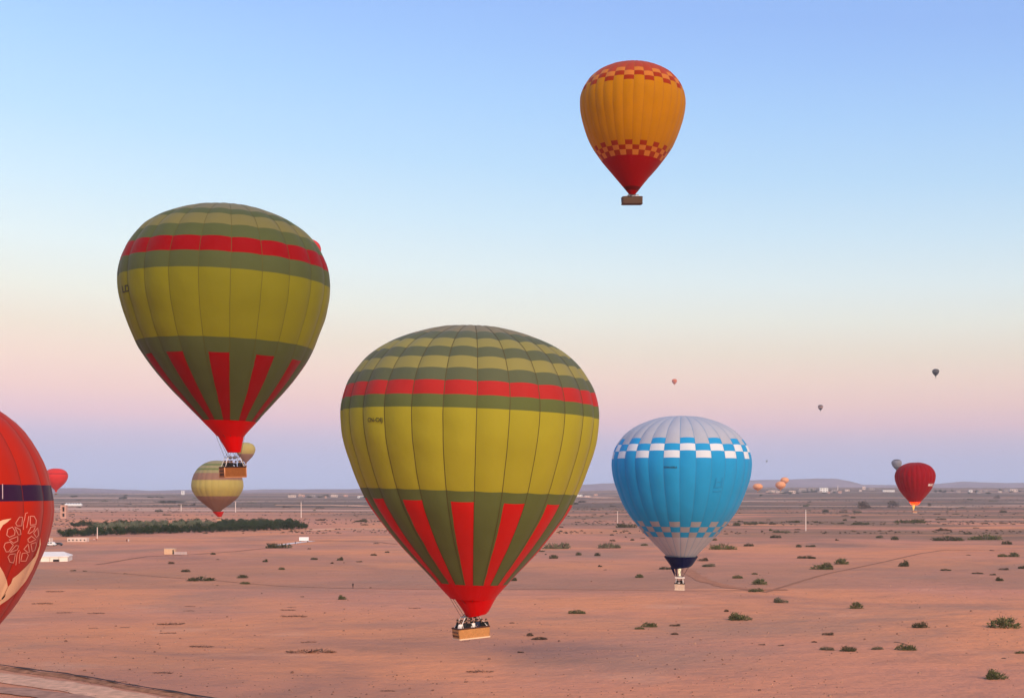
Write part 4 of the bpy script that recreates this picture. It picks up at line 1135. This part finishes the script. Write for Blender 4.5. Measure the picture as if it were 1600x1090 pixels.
DEAD = [bush_mesh('bush', [(-.3, 0, .18, .05), (-.05, 0, .3, .10), (.2, .05, .26, .08), (.36, 0, .12, .04)], 230, .045, 300, DEADM, .1), bush_mesh('bush', [(-.2, 0, .28, .07), (.12, .04, .3, .09), (.34, 0, .14, .05)], 200, .045, 301, DEADM, .1)]
NB = 0
def bush(px, py, wpx, kind='dark', flat=False, label=None, hr=1.0, group=None, name='bush'):
    global NB
    NB += 1
    p = ground(px, py); k = p.y / F; w = wpx * k
    me = random.choice(DEAD if kind == 'dead' else (FLAT if flat else BV)[kind])
    dep = min(w, 9.0) if flat else w * .8
    hr *= 1.18; w *= 1.08
    o = link(name, me, loc=p - Vector((0, 0, .02)), rot=(0, 0, random.choice((0, math.pi)) + random.uniform(-.3, .3)), scale=(w, dep, w * hr * random.uniform(.85, 1.1)))
    return tag(o, label, 'bush', group)
GR = 'bushes scattered over the sandy plain'
BIG = [ # px, base row, width, kind, flat, height factor, label
    (1569, 980, 57, 'green', 0, .68, 'widest dark bush near the right edge, two merged mounds on the sand'), (1437, 980, 29, 'dark', 0, 1.0, 'compact dark tall bush left of the wide double mound at the right'),
    (1558, 1060, 42, 'green', 0, .85, 'bush with upright twigs in the bottom right corner'), (1416, 1015, 34, 'green', 0, .85, 'bush with a bent dry branch, right end of a row of four'),
    (1326, 1017, 27, 'dark', 0, .9, 'dark round bush, second in a row of four at lower right'), (1292, 1015, 23, 'grey', 0, .9, 'greyish bush, left end of a row of four at lower right'),
    (1371, 1014, 20, 'grey', 0, .8, 'small greyish bush, third in a row of four at lower right'), (1338, 950, 25, 'green', 0, .95, 'rounded green bush alone on bright sand right of the blue balloon'),
    (1221, 941, 28, 'grey', 0, .7, 'low olive bush on the sand just below the meeting of two tracks'), (1293, 991.5, 20, 'brown', 1, 1, 'flat brown shrub above the row of four bushes at lower right'),
    (1282, 889, 42, 'green', 0, .55, 'long dense green bush right of the blue balloon beside the diagonal track'), (1315, 881, 26, 'green', 0, .85, 'green domed bush just right of a long dense one'),
    (1260, 872, 31, 'dark', 0, .5, 'low wide bush above the long dense green one'), (1412, 884.5, 20, 'dark', 0, 1.0, 'peaked dark bush below the diagonal track at right'),
    (1212, 840, 19, 'dark', 0, .75, 'dark bush at the edge of the brown scrub left of the tall pole'), (1158, 968, 44, 'green', 0, .68, 'chain of green bush mounds below the blue balloon on the right'),
    (1135, 955, 10, 'brown', 0, .9, 'small brown tuft at the left end of a chain of mounds'), (1015, 979, 26, 'green', 0, .75, 'oblong green bush below left of the blue balloon basket'),
    (999, 982.5, 17, 'green', 0, .7, 'small green bush touching the oblong one below the blue balloon'), (1054, 977.5, 19, 'brown', 1, 1, 'flat brown shrub below the cream basket'),
    (901, 958, 29, 'green', 0, .75, 'lone rounded green bush right of the central basket'), (869, 857, 46, 'grey', 1, 1.1, 'long grey-green scrub right of the central balloon flank'),
    (952, 856, 38, 'grey', 1, 1.2, 'long grey-green scrub left of the blue balloon flank'), (1129, 858, 42, 'green', 1, 1.2, 'long green scrub right of the lower blue balloon flank'),
    (865, 872, 18, 'dark', 0, .8, 'dark rounded bush nearest the right flank of the central balloon'), (1107, 885, 24, 'grey', 0, .6, 'grey-green bush right of the navy skirt'), (1040, 889, 22, 'dark', 0, .7, 'dark bush left of the navy skirt'),
    (1098, 876, 20, 'brown', 0, .6, 'brownish bush behind the right side of the navy skirt'), (999, 902, 16, 'green', 0, .95, 'peaked green bush left of the cream basket'),
    (1187, 912.5, 28, 'green', 0, .75, 'green bush right of the cream basket, upper of two'), (1181, 924, 28, 'green', 0, .6, 'green bush right of the cream basket, lower of two'),
    (1152, 903, 18, 'green', 0, .85, 'small peaked bush right of the cream basket'), (980, 824, 36, 'dark', 1, .9, 'flat dark shrub at the foot of the pale pole by the blue balloon'),
    (1345, 819.5, 33, 'dark', 1, .9, 'flat dark shrub right of the tall pole'), (1420, 817, 56, 'dark', 1, .6, 'longest flat dark scrub strip below the flame of the red balloon'),
    (536, 936, 16, 'green', 0, 1.0, 'squat green bush left of the central red skirt below the track'), (315, 907, 44, 'dark', 1, .85, 'long flat dark shrub with a white stake at its middle'),
    (379, 902.5, 21, 'dark', 0, .55, 'dark oval bush right of the long flat shrub'), (383, 912, 17, 'green', 0, .75, 'green bush at the start of the track below the dark oval one'),
    (290, 893, 16, 'dark', 0, .8, 'dark bush below the tan cabin, lower of two'), (267.5, 880.5, 11, 'brown', 0, 1.1, 'brownish bush below the tan cabin, upper of two'),
    (437, 856, 44, 'dark', 1, .9, 'dark hedge along the lower side of the gravel strip'), (491, 874, 12, 'dark', 0, 1.0, 'dark round bush left of the central balloon, left of two alike'),
    (531, 875, 12, 'dark', 0, 1.0, 'dark round bush left of the central balloon, right of two alike'), (1478, 891, 17, 'dark', 1, 1, 'flat dark bush left of a trio at far right'),
    (1248, 854.5, 11, 'dark', 0, 1.0, 'round dark bush left of a flat one near the tall pole'), (1266, 854, 19, 'dark', 1, 1, 'flat dark bush right of a round one near the tall pole')]
for px, py, w, kd, fl, hr, lab in BIG: bush(px, py, w, kd, bool(fl), lab, hr * (1.0 if fl else .9), GR)
# the bent dry branch over one of them
mb = MB(); p = ground(1416, 1014); k = p.y / F
arc_pts = [Vector((-19 * k, 0, 11.5 * k)), Vector((-12 * k, 0, 11 * k)), Vector((-5 * k, 0, 9.5 * k)), Vector((2 * k, 0, 7 * k)), Vector((8 * k, 0, 3.5 * k)), Vector((9 * k, 0, 0))]
for a, b_ in zip(arc_pts[:-1], arc_pts[1:]): mb.tube(a, b_, .07, .08, 5)
tag(mb.build('dead_branch', [TWIG], loc=p), 'long bent dry branch arching over the bush at lower right', 'branch')
SMALL = {
 'small dark bush on the sand at far right, below the diagonal track': [(1527, 896, 18, 'dark', 1), (1551, 898, 12, 'dark', 1), (1562, 907, 15, 'dark', 0), (1597, 888, 14, 'dark', 0), (1568, 890, 18, 'brown', 1), (1566, 869.5, 18, 'green', 0), (1584, 869.5, 20, 'green', 0), (1513, 867, 7, 'dark', 1), (1595, 1020, 22, 'green', 1)],
 'tiny dry tuft on bare sand at lower right': [(1272, 1003, 9, 'brown', 0), (1220, 1008, 11, 'brown', 1), (1437, 949, 3, 'brown', 0), (1568, 1028, 9, 'brown', 1), (1190, 1007, 12, 'brown', 1), (1054, 991, 12, 'brown', 0), (1055, 1045, 4, 'brown', 0), (800, 973, 9, 'brown', 1), (828, 993, 14, 'brown', 0), (843, 998.5, 26, 'brown', 1), (814, 1019, 12, 'brown', 1)],
 'small dark shrub in the brown scrub right of the blue balloon': [(1308, 844, 7, 'dark', 0), (1374, 840, 14, 'grey', 0), (1398, 843, 16, 'dark', 0), (1474, 829, 26, 'brown', 1), (1470, 826.5, 6, 'dark', 0), (1538, 818, 12, 'dark', 1), (1525, 825, 10, 'dark', 1), (1207, 819, 12, 'dark', 0), (1200, 812, 7, 'dark', 1), (1240, 816, 20, 'dark', 1), (1275, 816, 8, 'dark', 0), (1283, 817, 8, 'dark', 1), (1313, 818, 15, 'dark', 1), (1320, 813, 8, 'dark', 0), (1333, 809, 8, 'dark', 0), (1222, 832, 30, 'grey', 1), (1205, 829, 8, 'green', 0), (1246, 827, 10, 'dark', 1), (1470, 812, 18, 'dark', 1), (1573, 850, 17, 'dark', 0), (1480, 844.5, 50, 'dark', 1), (1540, 843, 50, 'green', 1), (1190, 818, 9, 'dark', 0), (1182, 818, 6, 'dark', 0), (1170, 853, 17, 'dark', 0), (1116, 844, 10, 'green', 0), (1134, 834, 8, 'dark', 1), (1151, 821, 14, 'dark', 0), (1172, 819, 26, 'dark', 1), (1155, 815, 7, 'dark', 0), (1179, 897, 10, 'green', 0), (1512, 834, 14, 'dark', 1), (1550, 860, 8, 'brown', 1)],
 'small dark shrub on the sand between the central and blue balloons': [(904, 867, 12, 'dark', 0), (933.5, 868, 12, 'dark', 0), (836, 867, 4, 'dark', 0), (853, 866, 4, 'dark', 0), (843, 861.5, 18, 'dark', 1), (957, 845, 10, 'dark', 0), (956, 836, 7, 'dark', 0), (1007, 852, 12, 'green', 0), (988, 844, 8, 'dark', 0), (1004, 841, 8, 'dark', 1), (978, 839, 4, 'dark', 0), (877, 824, 8, 'brown', 0), (928, 796, 10, 'brown', 1), (928, 804, 8, 'dark', 1), (958, 791, 12, 'brown', 1), (948, 803, 5, 'dark', 0), (938, 885, 8, 'dark', 0), (945, 890, 6, 'brown', 1), (802, 907, 14, 'dark', 0)],
 'small dark shrub on the sand left of the central balloon': [(519, 880, 7, 'brown', 0), (537, 879, 3, 'dark', 0), (561, 877.5, 11, 'dark', 1), (584, 867.5, 11, 'dark', 0), (605, 863, 8, 'dark', 0), (414, 877.5, 10, 'dark', 0), (440, 889.5, 11, 'green', 0), (472, 932, 7, 'dark', 1), (409, 927, 3, 'brown', 0), (579, 918, 4, 'dark', 0), (483, 857.5, 6, 'dark', 0), (500, 813, 18, 'brown', 1), (564, 815, 22, 'dark', 1), (569, 812.5, 9, 'dark', 0), (570, 820, 12, 'dark', 1), (557, 806, 6, 'brown', 1), (588, 849, 10, 'brown', 1), (339, 914, 5, 'dark', 1), (340, 874, 6, 'dark', 1), (333, 866, 9, 'dark', 0), (196, 896, 7, 'dark', 1), (114, 891.5, 11, 'dark', 1), (133, 892, 8, 'dark', 1)],
 'flat brown dead scrub on the near sand at lower left': [(86, 924, 32, 'dead', 1), (66, 943, 34, 'dead', 1), (100, 957, 26, 'dead', 1), (150, 958, 28, 'dead', 1), (146, 981, 16, 'dead', 1), (195, 980, 18, 'dead', 1), (297, 947, 18, 'dead', 1), (295, 954, 18, 'dead', 1), (268, 975, 46, 'dead', 1), (262, 989, 28, 'dead', 1), (315, 1010, 44, 'dead', 1), (254, 1051, 34, 'dead', 1), (190, 1065, 20, 'dead', 1), (456, 948, 15, 'dead', 1), (450, 953, 26, 'dead', 1), (459, 963, 46, 'dead', 1), (482, 1003, 28, 'dead', 1), (485, 1019, 80, 'dead', 1), (405, 1013, 16, 'dead', 1)],
 'flat brown dead scrub on the near sand below the central basket': [(648, 950, 20, 'dead', 1), (750, 1049, 44, 'dead', 1), (764, 1057, 15, 'dead', 1), (727, 1002, 14, 'dead', 1), (606, 1079, 26, 'dead', 1), (547, 1087, 10, 'dead', 1)]}
MARKS = [('the cream basket', 1062, 912), ('the navy skirt', 1062, 878), ('the tall pole', 1259, 829), ('the flame of the red balloon', 1429, 795), ('the central basket', 736, 988), ('the central red skirt', 744, 937),
         ('the tan cabin', 264, 862), ('the white trailer', 475, 844), ('the white marquee', 85, 870), ('the shrub with a stake', 317, 905), ('the walking person', 551, 917), ('the compact tall bush', 1437, 978), ('the widest double bush', 1569, 975),
         ('the row of four bushes', 1350, 1014), ('the pale road corner', 100, 1072), ('the lone bush by the central basket', 901, 955), ('the central balloon right flank', 852, 850), ('the blue balloon left flank', 1000, 840),
         ('the bush beside the diagonal track', 1282, 886), ('the dark oval bush', 379, 901), ('the pole by the blue balloon', 965, 815), ('the chain of mounds', 1158, 966), ('the right end of the grove', 482, 825)]
def where(dx, dy):
    v_ = 'below' if dy > max(4, abs(dx) * .18) else 'above' if dy < -max(4, abs(dx) * .18) else ''
    h_ = 'right' if dx > 6 else 'left' if dx < -6 else ''
    return {('', ''): 'close by'}.get((v_, h_), (v_ + ' ' + h_).strip() + (' of' if h_ else ''))
rows = []
for lab, lst in SMALL.items():
    for px, py, w, kd, fl in lst:
        mk = min(MARKS, key=lambda m: (m[1] - px) ** 2 + (3 * (m[2] - py)) ** 2)
        sz = 'tiny' if w < 7 else 'small' if w < 14 else 'long' if w > 34 else ''
        kind_w = 'dead scrub' if kd == 'dead' else {'dark': 'dark', 'brown': 'dry brown', 'green': 'green', 'grey': 'greyish'}[kd] + (' flat shrub' if fl else ' rounded bush')
        rows.append([' '.join((sz + ' ' + kind_w + ' ' + where(px - mk[1], py - mk[2]) + ' ' + mk[0]).split()), lab, (px, py, w, kd, fl), math.hypot(px - mk[1], py - mk[2])])
rank = {0: 'nearest to it', 1: 'second nearest', 2: 'third nearest', 3: 'fourth nearest', 4: 'fifth nearest', 5: 'sixth nearest'}
for r_ in rows:
    alike = sorted(q[3] for q in rows if q[0] == r_[0])
    label = r_[0].replace('dark rounded bush', 'dark bush').replace('dry brown', 'brown') + (', ' + rank[min(5, alike.index(r_[3]))] if len(alike) > 1 else '')
    px, py, w, kd, fl = r_[2]; lab = r_[1]
    dead = lab.startswith('flat brown')
    bush(px, py, w, kd, bool(fl), label, .6 if dead else .9, lab.replace('small dark shrub', 'small dark shrubs').replace('small dark bush', 'small dark bushes').replace('tiny dry tuft', 'tiny dry tufts'))
# low scrub farther out, one by one
rs = random.Random(5)
lab = 'low dark scrub bush far out on the hazy plain'
n = 0
while n < 95:
    px = rs.uniform(60, 1600); py = 778 + 40 * rs.random() ** 1.3
    if px < 500 and py > 806: continue
    bush(px, py, rs.uniform(4, 16), rs.choice(('dark', 'brown', 'dark', 'grey')), rs.random() < .7, lab, .75, 'low scrub bushes far out on the plain'); n += 1
# countless dry tufts of the far plain
tv, tf = [], []
for i in range(9000):
    py = 773 + 60 * rs.random() ** 1.6; px = rs.uniform(-150, 1750)
    y_ = H * F / (py - HY) if py > 775 else rs.uniform(6500, 8600)
    x_ = (px - CX) / F * y_
    if noise.noise(Vector((x_ * .002, y_ * .006, 0))) < -.05: continue
    z_ = height(x_, y_); s_ = rs.uniform(.4, 1.3) * (1 + y_ / 3500)
    for a in (rs.uniform(0, 3.14), rs.uniform(0, 3.14)):
        dx, dy = math.cos(a) * s_, math.sin(a) * s_
        b0 = len(tv); tv += [(x_ - dx, y_ - dy, z_ - .05), (x_ + dx, y_ + dy, z_ - .05), (x_ + dx * .7, y_ + dy * .7, z_ + s_ * .4), (x_, y_, z_ + s_ * .6), (x_ - dx * .8, y_ - dy * .8, z_ + s_ * .3)]
        tf.append((b0, b0 + 1, b0 + 2, b0 + 3, b0 + 4))
tag(link('dry_grass', mesh('dry_grass', tv, tf, LEAF['brown'])), 'dry low tufts covering the far plain', 'dry grass', kind='stuff')

sv_, sf_, sm_ = [], [], []
for i in range(3600):
    py = 850 + 260 * rs.random() ** .8; px = rs.uniform(-120, 1720)
    q = ground(px, py)
    if noise.noise(q * .02) < -.1 and rs.random() < .8: continue
    r_ = rs.uniform(.06, .2) * (1 if rs.random() < .9 else 1.8); b0 = len(sv_)
    a0 = rs.uniform(0, 6.28); z1 = r_ * rs.uniform(.4, .9)
    ring_ = [(q.x + r_ * rs.uniform(.7, 1.2) * math.cos(a0 + k * 1.2566), q.y + r_ * rs.uniform(.7, 1.2) * math.sin(a0 + k * 1.2566)) for k in range(5)]
    sv_ += [(x_, y_, q.z - .03) for x_, y_ in ring_] + [(q.x + (x_ - q.x) * .6, q.y + (y_ - q.y) * .6, q.z + z1) for x_, y_ in ring_]
    mi_ = rs.choice((0, 0, 1))
    for k in range(5): sf_.append((b0 + k, b0 + (k + 1) % 5, b0 + 5 + (k + 1) % 5, b0 + 5 + k)); sm_.append(mi_)
    sf_.append(tuple(range(b0 + 5, b0 + 10))); sm_.append(mi_)
tag(link('stones', mesh('stones', sv_, sf_, [mat('brown_stone', (.22, .11, .07), .95, .1, .3, .5), mat('pale_stone', (.42, .22, .14), .95, .1, .3, .5)], sm_)), 'small stones strewn over the near sand', 'stones', kind='stuff')

# trees: crown of leaf clumps and a forked trunk
def tree_meshes(seed, m, n=760, spread=.5, low=.12):
    rs = random.Random(seed)
    blobs = [(rs.uniform(-.28, .28), rs.uniform(-.28, .28), rs.uniform(.35, .78), rs.uniform(.2, .34)) for _ in range(8)] + [(rs.uniform(-.3, .3), rs.uniform(-.3, .3), .3, .26) for _ in range(3)]
    v, f = [], []
    for i in range(n):
        bx, by, bz, br = rs.choice(blobs)
        q = Vector((rs.gauss(0, 1), rs.gauss(0, 1), rs.gauss(0, 1))).normalized() * (rs.random() ** .4) * br
        c_ = Vector((bx, by, bz)) + q
        if c_.z < low * .5: c_.z = low * .5 + .05 * rs.random()
        d = (q + Vector((rs.gauss(0, .12), rs.gauss(0, .12), rs.gauss(0, .12) + .05))).normalized(); s_ = d.cross(Vector((rs.gauss(0, 1), rs.gauss(0, 1), rs.gauss(0, 1)))).normalized()
        a = rs.uniform(.035, .075); w = rs.uniform(.02, .045); b0 = len(v)
        v += [c_ - s_ * w - d * a * .5, c_ + s_ * w - d * a * .5, c_ + s_ * w * .8 + d * a * .5, c_ + d * a, c_ - s_ * w * .8 + d * a * .4]
        f.append((b0, b0 + 1, b0 + 2, b0 + 3, b0 + 4))
    crown = mesh('crown', v, f, m)
    mb = MB(); mb.tube((0, 0, -.02), (.01, 0, .32), .035, .025, 7)
    for bx, by, bz, br in blobs[:6]: mb.tube((.01, 0, .3), (bx, by, bz), .018, .006, 5)
    return crown, mesh('trunk', mb.v, mb.f, TWIG)
TREES = {'dark': [tree_meshes(200 + i, LEAF['tree']) for i in range(4)], 'pale': [tree_meshes(220 + i, LEAF['pale']) for i in range(3)], 'bare': [tree_meshes(240 + i, LEAF['brown'], 380) for i in range(2)]}
def tree(p, h_, w, kind, label, group=None):
    cr, tk = rs.choice(TREES[kind])
    root = empty('tree', p, label, 'tree', group)
    root.scale = (w, w, h_); root.rotation_euler.z = rs.uniform(0, 6.28)
    link('trunk', tk, root); link('crown', cr, root)
    return root
def gline(u, y0, y1): return y0 + (y1 - y0) * u
n1 = 64
for i in range(n1):
    u = (i + rs.uniform(-.3, .3)) / (n1 - 1); px = 97 + 381 * max(0, min(1, u)); yb = gline(u, 838.3, 826.3) + rs.uniform(-1, .4)
    p = ground(px, yb); h_ = p.y / F * rs.uniform(10.5, 17) * (1.05 if u < .9 else 1.0) * (.75 if i in (0, 63) else 1)
    tree(p, h_, h_ * rs.uniform(.95, 1.35), 'dark', 'dark green tree in the dense front row of the grove', 'trees in the front row of the grove')
for i in range(34):
    u = i / 33; px = 150 + 300 * u + rs.uniform(-4, 4); yb = gline(u, 826.5, 821) + rs.uniform(-1.0, 1)
    p = ground(px, yb); h_ = p.y / F * rs.uniform(9.5, 13)
    tree(p, h_, h_ * 1.4, 'pale' if u < .62 else 'dark', 'pale greyish olive tree in the middle of the grove' if u < .62 else 'dark bushy tree at the middle right of the grove', 'trees in the middle of the grove')
for i in range(38):
    u = i / 37; px = 112 + 345 * u + rs.uniform(-4, 4); yb = gline(u, 823, 818) + rs.uniform(-1, 1)
    if .45 < u < .68 and rs.random() < .5: continue
    p = ground(px, yb); h_ = p.y / F * rs.uniform(8, 12)
    tree(p, h_, h_ * 1.35, 'dark', 'dark tree in the back row of the grove', 'trees in the back row of the grove')
for px, py, hp, wp, kd, lab in [(1347, 795, 15, 22, 'bare', 'hazy brown leafless tree right of the far village, left of two'), (1395, 793, 13, 20, 'bare', 'hazy brown leafless tree left of the red balloon, right of two'),
                                (1462, 769, 4.5, 7, 'dark', 'dark tree right of the red balloon, left of three on the horizon'), (1469, 769, 5, 6, 'dark', 'dark tree right of the red balloon, middle of three on the horizon'), (1477, 769, 4, 6, 'dark', 'dark tree right of the red balloon, right of three on the horizon'),
                                (1563, 768.5, 6.5, 5, 'dark', 'lone dark tree on the right horizon'), (1268, 769, 7, 4, 'dark', 'slim dark tree among the far village houses'), (1235, 772, 4, 6, 'dark', 'dark tree at the near edge of the far village'),
                                (1310, 769, 4, 5, 'dark', 'dark tree at the right end of the far village'), (1453, 791, 6, 8, 'bare', 'small brown tree just right of the flame'), (1189, 775, 4, 5, 'dark', 'dark tree at the right rim of the blue balloon'),
                                *[(hr_.uniform(*hr_.choice(((1190, 1350), (1190, 1300), (1440, 1600), (450, 580), (110, 300)))), None, hr_.uniform(1.8, 3.6), hr_.uniform(3, 14), 'dark', 'small dark tree among the far houses and fields on the horizon') for _ in range(34)],
                                (266, 785, 3.5, 48, 'dark', 'long dark tree clump on the far plain left of the banded balloon')]:
    grp = None
    if py is None: py, grp = hr_.uniform(767, 771.5) + (7 if px < 700 else 0), 'small far trees on the horizon'
    p = ground(px, py); k = p.y / F
    tree(p, hp * k, wp * k, kd, lab, grp)

# ------------------------------------------------------------------ haze
hm = bpy.data.materials.new('haze'); hm.use_nodes = True
ht = hm.node_tree
for n in list(ht.nodes): ht.nodes.remove(n)
ho, hv_ = N(ht, 'ShaderNodeOutputMaterial'), N(ht, 'ShaderNodeVolumePrincipled')
hv_.inputs['Color'].default_value = (.98, .90, .94, 1)
hv_.inputs['Density'].default_value = 6.0e-5
ht.links.new(hv_.outputs[0], ho.inputs['Volume'])
mb = MB(); mb.box((0, 6800, 300), (36000, 16000, 640))
tag(mb.build('haze', [hm]), 'thin pale dawn haze over the plain', 'haze', kind='stuff')
